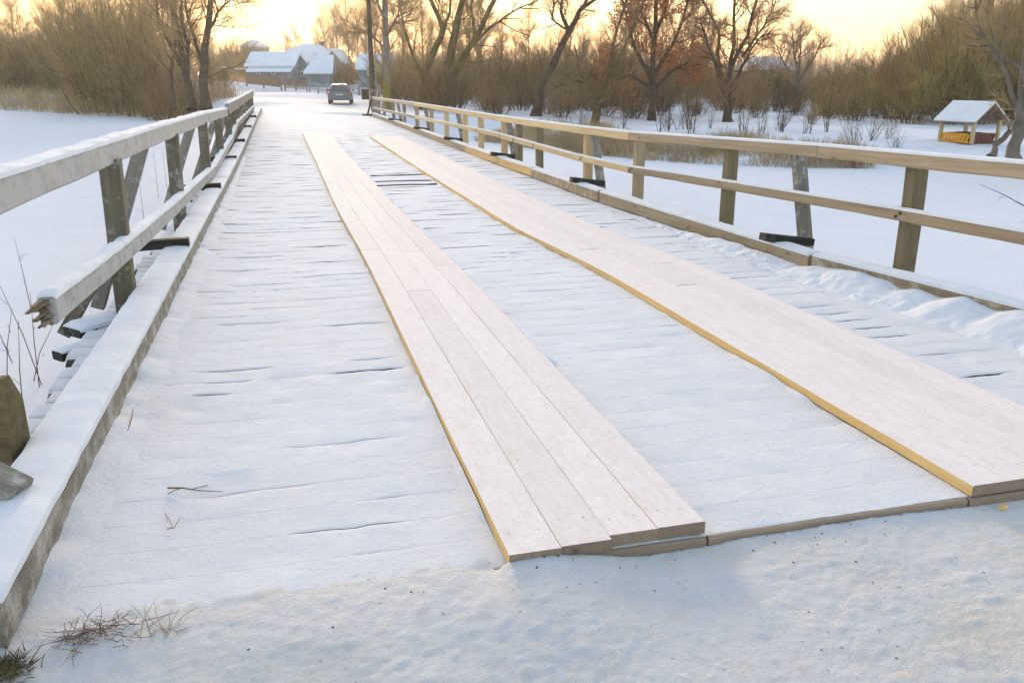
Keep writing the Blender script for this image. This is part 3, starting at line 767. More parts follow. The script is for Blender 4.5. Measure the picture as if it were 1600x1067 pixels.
hero('riverside_tree', 'tall bare tree with two dark trunks on the left bank beside the bridge end', 50,
     [([(322, 172), (318, 120), (322, 60), (330, 0), (336, -90)], 10, 5, 0), ([(300, 172), (288, 120), (274, 70), (262, 20), (250, -70)], 8, 4, 1.5),
      ([(293, 120), (298, 70), (292, 30), (300, -50)], 4, 2.5, -1.5), ([(282, 100), (255, 60), (232, 25), (222, -20)], 5, 2.5, 2), ([(320, 62), (345, 22), (374, -6)], 3.5, 1.5, -1),
      ([(316, 100), (300, 60), (283, 10), (275, -30)], 4, 2, 1), ([(272, 172), (264, 120), (268, 60), (255, 0)], 4.5, 2.2, 1)], PB(1, (9, 8, 8), (2.4, 1.3, .6)), M['bark'], M['twig_brown'], 1)
hero('willow_tree', 'large many trunked willow just beyond the far end of the right railing', 54,
     [([(662, 176), (656, 135), (676, 85), (692, 45), (672, 0), (660, -60)], 11, 4, 1), ([(676, 176), (698, 110), (712, 50), (722, 0), (730, -80)], 12, 5, 0),
      ([(690, 165), (712, 112), (744, 60), (774, 0), (790, -60)], 9, 4, -1), ([(700, 135), (738, 72), (768, 45), (800, 22), (842, 3)], 4, 1.6, -2),
      ([(690, 60), (700, 20), (705, -40)], 4, 2, 2), ([(660, 120), (640, 80), (625, 30), (615, -20)], 4, 2, 2), ([(744, 60), (735, 10), (745, -50)], 4, 2, 2)],
     PB(1, (8, 7, 7), (2.4, 1.4, .65)), M['bark_olive'], M['twig_olive'], 2)
hero('leaning_tree', 'dark trunked tree leaning right and forking high above the middle of the right railing', 50,
     [([(838, 184), (844, 140), (868, 92), (888, 52), (905, 18), (938, -8)], 11, 4, 0), ([(888, 52), (878, 20), (882, -30)], 5, 2.5, 1), ([(884, 46), (862, 30), (868, -10)], 3, 1.5, -1), ([(905, 18), (925, -10), (950, -60)], 4, 2, 1)],
     PB(.8, (6, 6, 6), (1.8, 1.1, .55)), M['bark'], M['twig_dark'], 3)
hero('forked_tree', 'low forking dark tree whose trunk stands behind the yellow railing posts', 44,
     [([(932, 200), (930, 165), (936, 130)], 10, 7, 0), ([(932, 160), (915, 130), (895, 126), (866, 138)], 5, 2, -1), ([(934, 155), (958, 110), (985, 60), (1000, 10)], 6, 2, 1),
      ([(934, 140), (948, 105), (960, 60), (975, 0)], 5, 2, -1), ([(930, 150), (905, 110), (900, 70)], 4, 1.5, 1), ([(936, 160), (965, 130), (985, 100)], 4, 1.5, -1.5)],
     PB(.8, (7, 7, 6), (1.6, 1.0, .5)), M['bark_olive'], M['twig_dark'], 4)
hero('oak_tree', 'broad tree still holding rusty dry leaves, left of the round crowned bare tree', 47,
     [([(1018, 192), (1020, 120), (1023, 40), (1030, -60)], 8, 4, 0), ([(1020, 130), (995, 80), (980, 20), (970, -30)], 5, 2, 1), ([(1021, 120), (1050, 70), (1070, 10), (1080, -40)], 5, 2, -1),
      ([(1020, 140), (1055, 110), (1085, 95)], 4, 1.5, 1), ([(1020, 140), (985, 120), (960, 115)], 4, 1.5, -1), ([(1022, 60), (1045, 10), (1050, -50)], 4, 2, 1.5), ([(1022, 70), (1000, 20), (1005, -40)], 4, 2, -1.5)],
     PB(.95, (8, 6, 4), (1.9, 1.2, .5)), M['bark'], M['twig_red'], 5, leaves=True)
hero('maple_tree', 'bare tree with a full round twiggy crown right of the rusty leaved oak', 45,
     [([(1137, 195), (1136, 165), (1134, 142)], 10, 8, 0), ([(1134, 145), (1124, 100), (1127, 50), (1104, 0), (1095, -40)], 5, 1.8, 1), ([(1135, 145), (1142, 100), (1164, 60), (1176, 0), (1180, -50)], 6, 2, -1),
      ([(1137, 150), (1156, 118), (1178, 80), (1202, 50)], 5, 1.5, 1), ([(1133, 148), (1114, 96), (1098, 62), (1086, 30)], 5, 1.5, -1), ([(1135, 135), (1146, 75), (1148, 10), (1150, -40)], 5, 2, 0), ([(1160, 90), (1190, 40), (1205, 5)], 3, 1.2, -1)],
     PB(.9, (10, 9, 8), (1.7, 1.0, .55), .03), M['bark'], M['twig_red'], 6)
hero('small_ash_tree', 'slender pale bare tree with an upright fan of twigs against the bright sky', 62,
     [([(1249, 160), (1247, 135), (1247, 120)], 4, 3.5, 0), ([(1247, 122), (1254, 80), (1258, 40)], 3, 1, 1), ([(1247, 122), (1236, 80), (1232, 50)], 3, 1, -1), ([(1248, 125), (1272, 92), (1286, 62)], 3, 1, 0), ([(1247, 130), (1222, 95), (1214, 70)], 2.4, 1, 0)],
     PB(.9, (9, 8, 7), (1.7, 1.1, .55), .12), M['bark_grey'], M['twig_far'], 7)
hero('bankside_tree', 'thick trunk at the right edge of the picture next to the pavilion', 22.6,
     [([(1584, 252), (1588, 215), (1595, 170), (1604, 100), (1612, 0), (1618, -80)], 12.5, 8, 0), ([(1592, 170), (1575, 100), (1552, 40), (1548, -20)], 5, 2, 1), ([(1600, 110), (1570, 60), (1560, 20)], 4, 1.5, 2)],
     PB(.7, (7, 6, 6), (1.3, .8, .4)), M['bark_grey'], M['twig_brown'], 8)
lt_ = hero('dead_tree', 'pale bare trunk leaning right in front of the thick trunk near the pavilion', 24.5,
     [([(1548, 246), (1556, 228), (1585, 200), (1615, 172), (1650, 120)], 7, 4, 0)], PB(.6, (3, 4, 4), (1.0, .6, .3)), M['bark_grey'], M['twig_brown'], 9)
hero('mossy_tree', 'straight pale trunk with yellow green moss at its base right of the utility pole', 49,
     [([(604, 176), (604, 120), (602, 50), (600, -120)], 9, 6, 0), ([(603, 60), (620, 20), (630, -30)], 3, 1.4, 1), ([(602, 40), (590, 0), (580, -40)], 3, 1.4, -1), ([(603, 80), (575, 50), (545, 40)], 2.4, 1, 1)],
     PB(.9, (12, 9, 7), (2.0, 1.2, .6)), M['bark_mossbase'], M['twig_brown'], 10)
hero('leaning_sapling', 'dark thin trunk leaning left over the reeds on the far left bank', 84,
     [([(132, 158), (116, 125), (98, 88), (84, 60)], 5, 2.5, 0), ([(112, 118), (90, 112), (70, 108)], 2.5, 1, 0)], PB(1.2, (5, 5, 4), (2.2, 1.2, .6)), M['bark'], M['twig_dark'], 11)

# prototypes to copy ------------------------------------------
def shrub_T(seed, H, nst, spread, P, stem_r=.05, base_r=.5, up=.06, segs=5):
    r = random.Random(seed); T = [Tubes(), Tubes()]
    for i in range(nst):
        a = r.uniform(0, 6.283); b = Vector((math.cos(a), math.sin(a), 0))*r.uniform(0, base_r)
        an = r.uniform(.05, spread); d = Vector((math.cos(a)*math.sin(an), math.sin(a)*math.sin(an), math.cos(an)))
        L = H*r.uniform(.6, 1.1); q = limb(r, b+Vector((0, 0, -.15)), d, L, .12, up, segs)
        rd = [lerp(stem_r, stem_r*.3, j/segs)*r.uniform(.8, 1.1) for j in range(segs+1)]
        T[0].add(q, rd, 4); branch_off(r, q, rd, 0, P, T)
    return T
PS = lambda H, a=7, b=7, c=0, tr=.010: [dict(n=a, ang=(.35, 1.0), L=H*.38, r=.02, t0=.12, seg=3, up=.06, wob=.2), dict(n=b, ang=(.3, .9), L=H*.17, r=tr, t0=.1, seg=2, up=.06, wob=.25)] + ([dict(n=c, ang=(.3, .9), L=H*.08, r=tr*.8, t0=.1, seg=1)] if c else [])
def proto_tree(seed, H, tr, crown, P, nl=7, fork=.35):
    """single trunk tree with ascending limbs"""
    r = random.Random(seed); T = [Tubes(), Tubes()]
    q = limb(r, Vector((0, 0, -.2)), Vector((r.uniform(-.05, .05), r.uniform(-.05, .05), 1)), H*.92, .05, .06, 9)
    rd = [lerp(tr, tr*.15, j/9) for j in range(10)]; T[0].add(q, rd, 6)
    P0 = dict(n=nl, ang=(.45, .95), L=crown, r=tr*.4, t0=fork, seg=4, sides=4, up=.10, wob=.15)
    branch_off(r, q, rd, 0, [P0]+P, T); return T

bush_mats = [M['twig_brown'], M['twig_olive'], M['twig_red'], M['twig_dark']]
protos = []
for s in range(4):
    T = shrub_T(50+s, 4.2, 22, .75, PS(4.2, 9, 8, 4, .012), .035, .9)
    protos.append((T[0].mesh('trunk'), T[1].mesh('crown', False)))
ORD = 'first second third fourth fifth sixth seventh eighth ninth tenth eleventh twelfth thirteenth fourteenth fifteenth sixteenth seventeenth eighteenth'.split()
def ranked(things, fmt):
    """labels by place, counted from the left of the picture"""
    for i, o in enumerate(sorted(things, key=lambda o: (o.location-CAMP).dot(RT)/(o.location-CAMP).dot(FW))): o['label'] = fmt % ORD[i]
def put_pair(name, label, cat, group, me, mats, px, d, sc, rz, basez=None, zs=1.0):
    b = at(px, 165, d)
    t = thing(name, label, cat, (b.x, b.y, tz(b.x, b.y)-.05), rz, group)
    for nm, m_, mt in (('trunk', me[0], mats[0]), ('crown', me[1], mats[1])):
        if not m_.materials: m_.materials.append(None)
        o = bpy.data.objects.new(nm, m_); COL.objects.link(o); o.parent = t
        o.material_slots[0].link = 'OBJECT'; o.material_slots[0].material = mt
    t.scale = (sc, sc, sc*zs); return t
r = random.Random(12)
# dense left clump beside the bridge end
for i, (px, d, sc, zs) in enumerate([(150, 74, 1.7, 1.25), (180, 72, 1.9, 1.35), (215, 70, 1.9, 1.3), (245, 68, 1.7, 1.3), (165, 80, 2.0, 1.4), (200, 82, 2.1, 1.3), (235, 78, 2.0, 1.3), (270, 66, 1.3, 1.0), (140, 84, 1.8, 1.3), (255, 62, 1.0, .9), (195, 71, 1.1, .8), (160, 76, 1.0, .8), (230, 69, 1.0, .8), (290, 64, 1.0, .9)]):
    put_pair('willow_shrub', 'brown leafless willow shrub in the dense clump left of the twin trunked tree', 'shrub', 'willow shrubs of the dense left clump',
             protos[i % 4], (M['bark_olive'], bush_mats[(0, 1, 0, 0, 2)[i % 5]]), px, d, sc, r.uniform(0, 6.28), zs=zs)
for i in range(20):
    px = lerp(-60, 135, (i+r.random())/20); d = r.uniform(104, 128); sc = r.uniform(1.5, 2.0)
    put_pair('willow_shrub', 'olive brown shrub in the low thicket at the far left behind the reeds', 'shrub', 'shrubs of the far left thicket',
             protos[i % 4], (M['bark_olive'], bush_mats[(1, 0, 1, 3)[i % 4]]), px, d, sc, r.uniform(0, 6.28), zs=r.uniform(.9, 1.15))
# right bank thicket
topr = [(1270, 140), (1340, 110), (1380, 95), (1420, 62), (1460, 45), (1500, 25), (1540, 5), (1620, -20)]
for i in range(34):
    px = lerp(1270, 1640, (i+r.random())/34); d = r.choice([44, 48, 53, 60, 66])+r.uniform(-2, 2)
    hpx = 190-interp(topr, px)*r.uniform(.9, 1.15); sc = hpx*d/F/4.9
    put_pair('thicket_shrub', 'rusty brown shrub in the tall thicket behind the pavilion', 'shrub', 'shrubs of the thicket behind the pavilion',
             protos[i % 4], (M['bark_olive'], bush_mats[(0, 1, 0, 2, 1)[i % 5]]), px, d, sc*r.uniform(.85, 1.1), r.uniform(0, 6.28), zs=r.uniform(.95, 1.2))
# mid thicket behind the right railing, low
for i in range(64):
    px = lerp(606, 1330, (i+r.random())/64); d = r.uniform(58, 92); hp = r.uniform(65, 110) if px < 1060 else r.uniform(50, 85); sc = hp*d/F/4.6
    put_pair('thicket_shrub', 'low brown shrub in the hedge of brush behind the right bank trees', 'shrub', 'low brush behind the right bank trees',
             protos[i % 4], (M['bark_olive'], bush_mats[(0, 2, 3, 1, 2)[i % 5]]), px, d, sc, r.uniform(0, 6.28), zs=r.uniform(.75, 1.0))
gsh = []
for i, (px, d, hp) in enumerate([(336, 80, 60), (345, 104, 48), (356, 112, 46), (366, 118, 44), (376, 115, 40), (388, 120, 42), (400, 126, 44), (415, 128, 42), (372, 135, 50), (382, 134, 52), (392, 136, 54), (532, 108, 38), (541, 104, 40), (552, 108, 36), (560, 112, 36), (524, 112, 36), (612, 96, 52), (572, 113, 30)]):
    gsh.append(put_pair('garden_shrub', 'dark leafless shrub among the fences and roofs of the village', 'shrub', 'garden shrubs around the village houses',
             protos[i % 4], (M['bark_olive'], bush_mats[(3, 1, 0)[i % 3]]), px, d, hp*d/F/3.9, r.uniform(0, 6.28)))
ranked(gsh, 'dark leafless shrub among the village fences and roofs, %s from the left')
for i in range(26):
    px = lerp(630, 1290, (i+r.random())/26); d = r.uniform(49, 58); hp = r.uniform(50, 85) if px < 1080 else r.uniform(35, 60)
    put_pair('thicket_shrub', 'russet leafless shrub among the trunks of the right bank trees', 'shrub', 'russet shrubs among the right bank trunks',
             protos[i % 4], (M['bark'], bush_mats[(2, 0, 2, 3)[i % 4]]), px, d, hp*d/F/4.4, r.uniform(0, 6.28), zs=r.uniform(.8, 1.05))
# individual low shrubs on the snow of the right bank
T = shrub_T(90, 1.6, 9, .8, PS(1.6, 5, 4, 0, .007), .012, .2); sap = (T[0].mesh('trunk'), T[1].mesh('crown', False))
T = shrub_T(91, 1.8, 5, .35, PS(1.8, 4, 3, 0, .006), .014, .3); sap2 = (T[0].mesh('trunk'), T[1].mesh('crown', False))
sapl = []
for i, (px, d, sc, m_) in enumerate([(1035, 37, 1.2, 1), (1050, 38, 1.0, 0), (1075, 38, 1.3, 0), (1082, 36, 1.1, 1), (1110, 39, .8, 1), (1168, 37, 1.3, 1), (1190, 36, 1.0, 1), (1216, 38, 1.2, 0), (1228, 37, 1.3, 1), (1262, 36, 1.1, 1), (1298, 37, 1.3, 1), (1345, 31, 1.0, 0), (1362, 32, 1.1, 0), (1390, 34, .8, 0), (1410, 30, .6, 0), (975, 40, 1.0, 1), (905, 42, 1.1, 0), (880, 42, 1.0, 1)]):
    sapl.append(put_pair('bank_sapling', 'thin dark leafless sapling standing in the snow of the right bank', 'sapling', 'saplings in the snow on the right bank',
             (sap, sap2)[m_], (M['bark'], M['twig_dark']), px, d, sc, r.uniform(0, 6.28)))
ranked(sapl, 'thin leafless sapling in the right bank snow, %s of its row from the left')
# background trees, each its own crown
tp = []
for s in range(4):
    T = proto_tree(70+s, 11, .14, 3.0, [dict(n=9, ang=(.35, .9), L=1.8, r=.035, t0=.15, seg=3, up=.08), dict(n=8, ang=(.3, .9), L=1.0, r=.024, t0=.1, seg=2, up=.05), dict(n=4, ang=(.3, .9), L=.6, r=.019, seg=1)], 18, .2)
    tp.append((T[0].mesh('trunk'), T[1].mesh('crown', False)))
bir = []
for i, (px, d, sc) in enumerate([(455, 150, .75), (440, 155, .6), (500, 140, .8), (515, 135, 1.0), (532, 130, 1.05), (548, 125, 1.1), (562, 128, 1.0), (575, 120, 1.1), (405, 165, .5), (480, 150, .65), (365, 160, .55), (425, 160, .62), (590, 118, 1.1), (468, 145, .8), (525, 140, 1.0), (340, 150, .6)]):
    bir.append(put_pair('birch_tree', 'slender leafless birch in the row above the village roofs', 'tree', 'birches behind the village houses',
             tp[i % 4], (M['bark_grey'], M['twig_far']), px, d, sc, r.uniform(0, 6.28)))
ranked(bir, 'slender leafless birch above the village roofs, %s from the left')
for i in range(30):
    px = lerp(600, 1100, (i+r.random())/30); d = r.uniform(78, 120); top = r.uniform(-30, 60); sc = (150-top)*d/F/11*.95
    put_pair('wood_tree', 'bare tree in the wood behind the right bank trees', 'tree', 'trees of the wood behind the right bank',
             tp[i % 4], (M['bark_olive'], (M['twig_far'], M['twig_brown'], M['twig_red'])[i % 3]), px, d, sc, r.uniform(0, 6.28))
for i in range(14):
    px = lerp(1170, 1420, (i+r.random())/14); d = r.uniform(95, 130); top = r.uniform(88, 118); sc = (150-top)*d/F/11
    put_pair('wood_tree', 'far bare tree on the low skyline left of the pavilion thicket', 'tree', 'far trees on the low skyline',
             tp[i % 4], (M['bark_olive'], M['twig_far']), px, d, sc, r.uniform(0, 6.28))
for i in range(12):
    px = lerp(1400, 1640, (i+r.random())/12); d = r.uniform(60, 80); top = interp(topr, px)-r.uniform(0, 30); sc = (170-top)*d/F/11
    put_pair('wood_tree', 'bare tree rising out of the thicket above the pavilion', 'tree', 'trees above the pavilion thicket',
             tp[i % 4], (M['bark_olive'], M['twig_brown']), px, d, sc, r.uniform(0, 6.28))
for i in range(20):
    px = lerp(-50, 345, (i+r.random())/20); d = r.uniform(115, 150); top = r.uniform(-20, 40) if px < 130 else r.uniform(-10, 40) if px < 300 else r.uniform(50, 70); sc = (140-top)*d/F/11
    put_pair('wood_tree', 'bare tree in the far wood on the left skyline', 'tree', 'trees of the far left wood',
             tp[i % 4], (M['bark_olive'], (M['twig_brown'], M['twig_olive'])[i % 2]), px, d, sc, r.uniform(0, 6.28))

# far wood, one mass
def merge_wood(name, label, spec, me_src, mat):
    n = len(me_src.vertices); co = np.empty(n*3); me_src.vertices.foreach_get('co', co); co = co.reshape(-1, 3)
    fv = np.empty(len(me_src.loops), int); me_src.loops.foreach_get('vertex_index', fv); fv = fv.reshape(-1, 4)
    VV = []; FF = []
    for k, (x, y, z, s_, a) in enumerate(spec):
        c, s2 = math.cos(a), math.sin(a); Rm = np.array([[c, -s2, 0], [s2, c, 0], [0, 0, 1]])
        VV.append((co @ Rm.T)*s_+np.array([x, y, z])); FF.append(fv+k*n)
    V = np.vstack(VV); Fc = np.vstack(FF)
    me = bpy.data.meshes.new(name); me.vertices.add(len(V)); me.vertices.foreach_set('co', V.ravel())
    me.loops.add(Fc.size); me.loops.foreach_set('vertex_index', Fc.ravel())
    me.polygons.add(len(Fc)); me.polygons.foreach_set('loop_start', np.arange(0, Fc.size, 4)); me.update(calc_edges=True)
    return tag(link(name, me, [mat], kind='stuff'), label, 'wood')
T = shrub_T(120, 5.5, 11, .5, PS(5.5, 7, 6, 0, .045), .08, 1.8)
T[0].V += []; base = len(T[0].V); allT = Tubes(); allT.V = T[0].V+T[1].V; allT.F = [tuple(f) for f in T[0].F]+[tuple(i+base for i in f) for f in T[1].F]
fm = allT.mesh('wood_src')
spec = []
for i in range(230):
    px = r.uniform(-250, 1850); d = r.uniform(150, 215)
    if 380 < px < 600: d += 40
    b = at(px, 150, d); spec.append((b.x, b.y, tz(b.x, b.y)-.3, r.uniform(1.0, 1.55), r.uniform(0, 6.28)))
merge_wood('far_wood', 'distant brown band of leafless woodland along the skyline', spec, fm, M['twig_far'])

# reeds
def reeds(label, path, n, wid, h, rad, seed, cat='reeds'):
    r = random.Random(seed); T = Tubes()
    L = [0]
    for a, b in zip(path, path[1:]): L.append(L[-1]+math.hypot(b[0]-a[0], b[1]-a[1]))
    for i in range(n):
        u = r.random()*L[-1]; k = 0
        while k < len(L)-2 and L[k+1] < u: k += 1
        f = (u-L[k])/(L[k+1]-L[k]); a, b = Vector(path[k]), Vector(path[k+1]); p = a.lerp(b, f)
        nrm = Vector((-(b-a).y, (b-a).x)).normalized()
        p = p+nrm*r.uniform(-.5, wid)*(.6+.8*(nz(p.x*.3, p.y*.3)+.5)); z = max(ICE, tz_fast(p.x, p.y))
        hh = h*r.uniform(.4, 1.15)*(.75+.7*nz(p.x*.5, p.y*.5, 4))
        lean = Vector((r.gauss(0, .25), r.gauss(0, .25), 1))
        b0 = Vector((p.x, p.y, z-.05)); m_ = b0+lean.normalized()*hh*.6; e = m_+Vector((lean.x*1.8+r.gauss(0, .3), lean.y*1.8, .7)).normalized()*hh*.4
        T.add([b0, m_, e], [rad, rad*.8, rad*.2], 3)
    o = link('reeds', T.mesh('reeds', False), [M['reed']], kind='stuff'); return tag(o, label, cat)
_gx = np.linspace(-60, 60, 240); _gy = np.linspace(10, 130, 240); _X, _Y = np.meshgrid(_gx, _gy); _Z = terrain(_X.ravel(), _Y.ravel()).reshape(240, 240)
def tz_fast(x, y):
    i = int(min(239, max(0, (x+60)/120*239))); j = int(min(239, max(0, (y-10)/120*239))); return float(_Z[j, i])
reeds('tan dry reeds fringing the ice below the right bank', [(9.2, 41), (10.4, 39), (11.3, 32.6), (14.3, 27.5), (19.0, 24.2)], 13500, 3.4, .85, .008, 5)
reeds('tan dry reeds fringing the ice at the far left bank', [(-60, 136), (-27.9, 99.2), (-20.9, 89.6), (-15.6, 81.7), (-10.7, 76.2), (-7.5, 70.4)], 9000, 6.0, 1.9, .02, 6)

# stalks standing by the left edge of the bridge
def stalk(px, py, z, h, lx, ly, label, name='dry_stalk', bend=.2, seed=0):
    r = random.Random(seed); p = on_z(px, py, z); T = Tubes()
    q = [Vector((0, 0, -.1)), Vector((lx*.4, ly*.4, h*.45)), Vector((lx, ly, h))]; T.add(q, [.005, .004, .0015], 4)
    for k in range(r.randint(1, 3)):
        t = r.uniform(.3, .9); a = q[0].lerp(q[2], t); e = a+Vector((r.uniform(-.18, .1), r.uniform(-.1, .1), r.uniform(.02, .14)))*h*1.2
        T.add([a, a.lerp(e, .5)+Vector((0, 0, .02)), e], [.003, .002, .001], 3)
    o = link(name, T.mesh(name), [M['weed']], loc=p)
    return tag(o, label, 'stalk', 'dry weed stalks by the left side of the bridge')
stl = [(66, 596, .55, -.12, .0), (60, 600, .45, .02, .1), (34, 640, .42, .06, -.05), (20, 560, .3, -.1, 0), (48, 590, .28, .15, 0), (8, 590, .35, .08, .05)]
for i, (a, b, h, lx, ly) in enumerate(stl): stalk(a, b, ICE+.05, h*1.9, lx*1.9, ly, 'thin dry weed stalk poking out of the snow left of the bridge', seed=i)
stalk(48, 478, ICE, .9, -.05, 0, 'single tall dry weed stalk above the broken rail end', seed=20)
for i, (a, b) in enumerate([(248, 240), (262, 236), (270, 240), (228, 300)]):
    stalk(a, b+70, ICE, 1.2, .0, .1, 'tall thin weed stalk seen between the left railing posts', seed=30+i)

# bare branch drooping over the ice at the right
T = Tubes(); r = random.Random(8)
pts = [at(x, y, 14) for x, y in ((1640, 340), (1600, 322), (1570, 305), (1530, 288))]
c0 = Vector((pts[0].x, pts[0].y, ICE)); T.add([p-c0 for p in pts], [.012, .009, .006, .003], 4)
for k in range(7):
    a = pts[0].lerp(pts[3], r.random())-c0; e = a+Vector((r.uniform(-.35, .1), r.uniform(-.2, .2), r.uniform(-.2, .05)))
    T.add([a, a.lerp(e, .5)+Vector((0, 0, .03)), e], [.005, .004, .002], 3)
st_ = [at(1640, 340, 14)-c0, at(1680, 420, 13.5)-c0]; st_[1].z = -.05; T.add(st_, [.012, .02], 4)
tag(link('bare_branch', T.mesh('bare_branch'), [M['bark']], loc=c0), 'thin bare branch reaching in over the ice at the right edge', 'branch')

# clods of swept snow along the right kerb foot
r = random.Random(77); V = []; Fc = []
OCT = [(1, 0, 0), (0, 1, 0), (-1, 0, 0), (0, -1, 0), (0, 0, 1), (0, 0, -1), (.6, .6, .5), (-.6, .6, .5), (-.6, -.6, .5), (.6, -.6, .5)]
OF = [(0, 6, 9), (0, 1, 6), (1, 7, 6), (1, 2, 7), (2, 8, 7), (2, 3, 8), (3, 9, 8), (3, 0, 9), (4, 9, 6), (4, 6, 7), (4, 7, 8), (4, 8, 9), (5, 1, 0), (5, 2, 1), (5, 3, 2), (5, 0, 3)]
for i in range(520):
    y = r.uniform(2.9, 10.5); x = KX(y)-.10-abs(r.gauss(0, .17 if y < 8 else .09)); s_ = .004+.016*r.random()**2.5
    z = deck_h(min(4.3, x), y)+.0+max(0, .05-.12*(KX(y)-.1-x))*(1-sstep(7, 9, y)); k = len(V)
    for a, b, c in OCT: V.append((x+a*s_*r.uniform(.7, 1.3), y+b*s_*r.uniform(.7, 1.3), z+c*s_*.8*r.uniform(.7, 1.2)))
    Fc += [tuple(k+q for q in f) for f in OF]
tag(link('snow_clods', mesh('snow_clods', V, Fc), [M['snow']], kind='stuff'), 'small clods of snow scattered along the foot of the right kerb', 'snow')
# bolt heads where rails meet the posts
V = []; Fc = []; n = 8
for xx in (0, .012):
    for j in range(n): V.append((-xx, math.cos(2*math.pi*j/n)*.012, math.sin(2*math.pi*j/n)*.012))
Fc = [tuple(range(n, 2*n))]+[(j, (j+1) % n, n+(j+1) % n, n+j) for j in range(n)]
bm_ = mesh('bolt', V, Fc); bm_.materials.append(M['bark'])
for y, m in RP[:8]:
    for zz, dy in ((interp(RM, y)-.035, -.025), (interp(RM, y)-.068, .025)):
        o = bpy.data.objects.new('bolt', bm_); COL.objects.link(o); o.parent = rt_; o.location = Vector((RX(y)-.001, y+dy, zz))-rt_.location

# ------------------------------------------------------------ litter on the snow
def twig_obj(name, label, pts, rad, cat='twig', side=None, mat=None, seed=0):
    T = Tubes(); W = [on_z(x, y, z) for x, y, z in pts]; c = W[0].copy(); T.add([p-c for p in W], [lerp(rad, rad*.4, i/(len(W)-1)) for i in range(len(W))], 5)
    for s_ in side or ():
        q = [on_z(x, y, z)-c for x, y, z in s_]; T.add(q, [rad*.5]*len(q), 4)
    return tag(link(name, T.mesh(name), [mat or M['weed']], loc=c), label, cat)
twig_obj('twig', 'thin curved twig lying on the deck snow beside the left kerb', [(186, 700, .02), (198, 678, .03), (205, 655, .04), (208, 638, .05)], .0045)
twig_obj('twig', 'pale forked stick lying flat on the deck snow at lower left', [(262, 762, .02), (285, 762, .022), (310, 766, .02), (348, 768, .015)], .004, side=[[(262, 772, .016), (272, 766, .02), (285, 762, .022)], [(300, 764, .02), (325, 758, .018)]])
twig_obj('twig', 'tiny forked twig on the snow below the pale stick', [(262, 826, .012), (272, 824, .015), (282, 808, .015)], .0022, side=[[(270, 824, .014), (262, 806, .014)], [(258, 800, .012), (262, 815, .014)]])
c = on_z(150, 990, .03); T = Tubes(); r = random.Random(21)
for k in range(80):
    a = r.uniform(0, 6.28); b = Vector((r.gauss(0, .055), r.gauss(0, .03), -.005)); L = r.uniform(.03, .12)
    d = Vector((math.cos(a), math.sin(a)*.7, r.uniform(.1, .7))).normalized(); q = limb(r, b, d, L, .35, -.10, 4)
    T.add(q, [.0015, .0013, .001, .0008, .0005], 3)
    if r.random() < .6:
        q2 = limb(r, q[2], rvec(r)+d, L*.4, .3, 0, 2); T.add(q2, [.0012, .001, .0006], 3)
tag(link('dry_plant', T.mesh('dry_plant'), [M['weed']], loc=c), 'tangled dry brown plant tuft half buried in snow at the bottom left', 'plant')
c = on_z(22, 1040, .02); T = Tubes()
for k in range(320):
    b = Vector((r.gauss(-.03, .035), r.gauss(-.02, .03), .0)); a = r.uniform(0, 6.28)
    q = limb(r, b, Vector((math.cos(a), math.sin(a), r.uniform(.3, 1.2))).normalized(), r.uniform(.02, .07), .4, -.15, 3); T.add(q, [.0022, .0018, .0012, .0005], 3)
tag(link('grass_tuft', T.mesh('grass_tuft'), [M['grass']], loc=c, kind='stuff'), 'olive old grass showing through the snow in the bottom left corner', 'grass')
c = on_z(240, 985, .02); T = Tubes()
for k in range(18):
    q = limb(r, Vector((r.gauss(0, .03), r.gauss(0, .02), -.01)), Vector((r.uniform(-.5, 1), r.uniform(-.3, .8), r.uniform(.1, .6))).normalized(), r.uniform(.04, .13), .35, -.05, 3); T.add(q, [.0018, .0015, .001, .0006], 3)
tag(link('dry_plant', T.mesh('dry_plant'), [M['reed']], loc=c), 'small straw coloured sprig in the snow right of the tangled brown tuft', 'plant')
# wood chip
def chip(px, py, s_, label, mat, seed, group=None):
    r = random.Random(seed); p = on_z(px, py, -.02); V = []; n = 6
    for z in (-.3, .35):
        for j in range(n):
            a = 2*math.pi*j/n; q = r.uniform(.6, 1); V.append((math.cos(a)*q*s_, math.sin(a)*q*s_*.6, z*s_*r.uniform(.7, 1)))
    Fc = [tuple(range(n))[::-1], tuple(range(n, 2*n))]+[(j, (j+1) % n, n+(j+1) % n, n+j) for j in range(n)]
    o = link('wood_chip', mesh('wood_chip', V, Fc), [mat], loc=p); o.rotation_euler = (r.uniform(-.2, .2), r.uniform(-.2, .2), r.uniform(0, 6)); return tag(o, label, 'wood chip', group)
chip(1567, 792, .028, 'pale wood chip on the snow in front of the right track end', M['pine'], 1)
r = random.Random(31)
V = []; Fc = []
for i in range(420):
    if i < 270: x, y = r.uniform(-1.0, 3.9), 2.45-abs(r.gauss(0, .5)); z = None
    else: x, y = r.uniform(.2, 2.6), 2.47+r.gauss(0, .06)
    if y < .9 or nz(x*2.3, y*2.3, 5)+.6*nz(x*8, y*8) < r.uniform(-.15, .4): continue
    z = float(appr_z([x], [y])[0]); s_ = .0011+.0045*r.random()**3; a = r.uniform(0, 6.28); k = len(V); y = min(y, 2.49)
    dx, dy = math.cos(a)*s_*1.6, math.sin(a)*s_*1.6
    V += [(x-dx, y-dy, z), (x+dy*.6, y-dx*.6, z), (x+dx, y+dy, z), (x-dy*.6, y+dx*.6, z), (x, y, z+s_)]; Fc += [(k, k+1, k+4), (k+1, k+2, k+4), (k+2, k+3, k+4), (k+3, k, k+4)]
tag(link('crumbs', mesh('crumbs', V, Fc), [M['weed']], kind='stuff'), 'dark crumbs of bark and soil scattered on the snow before the deck', 'debris')

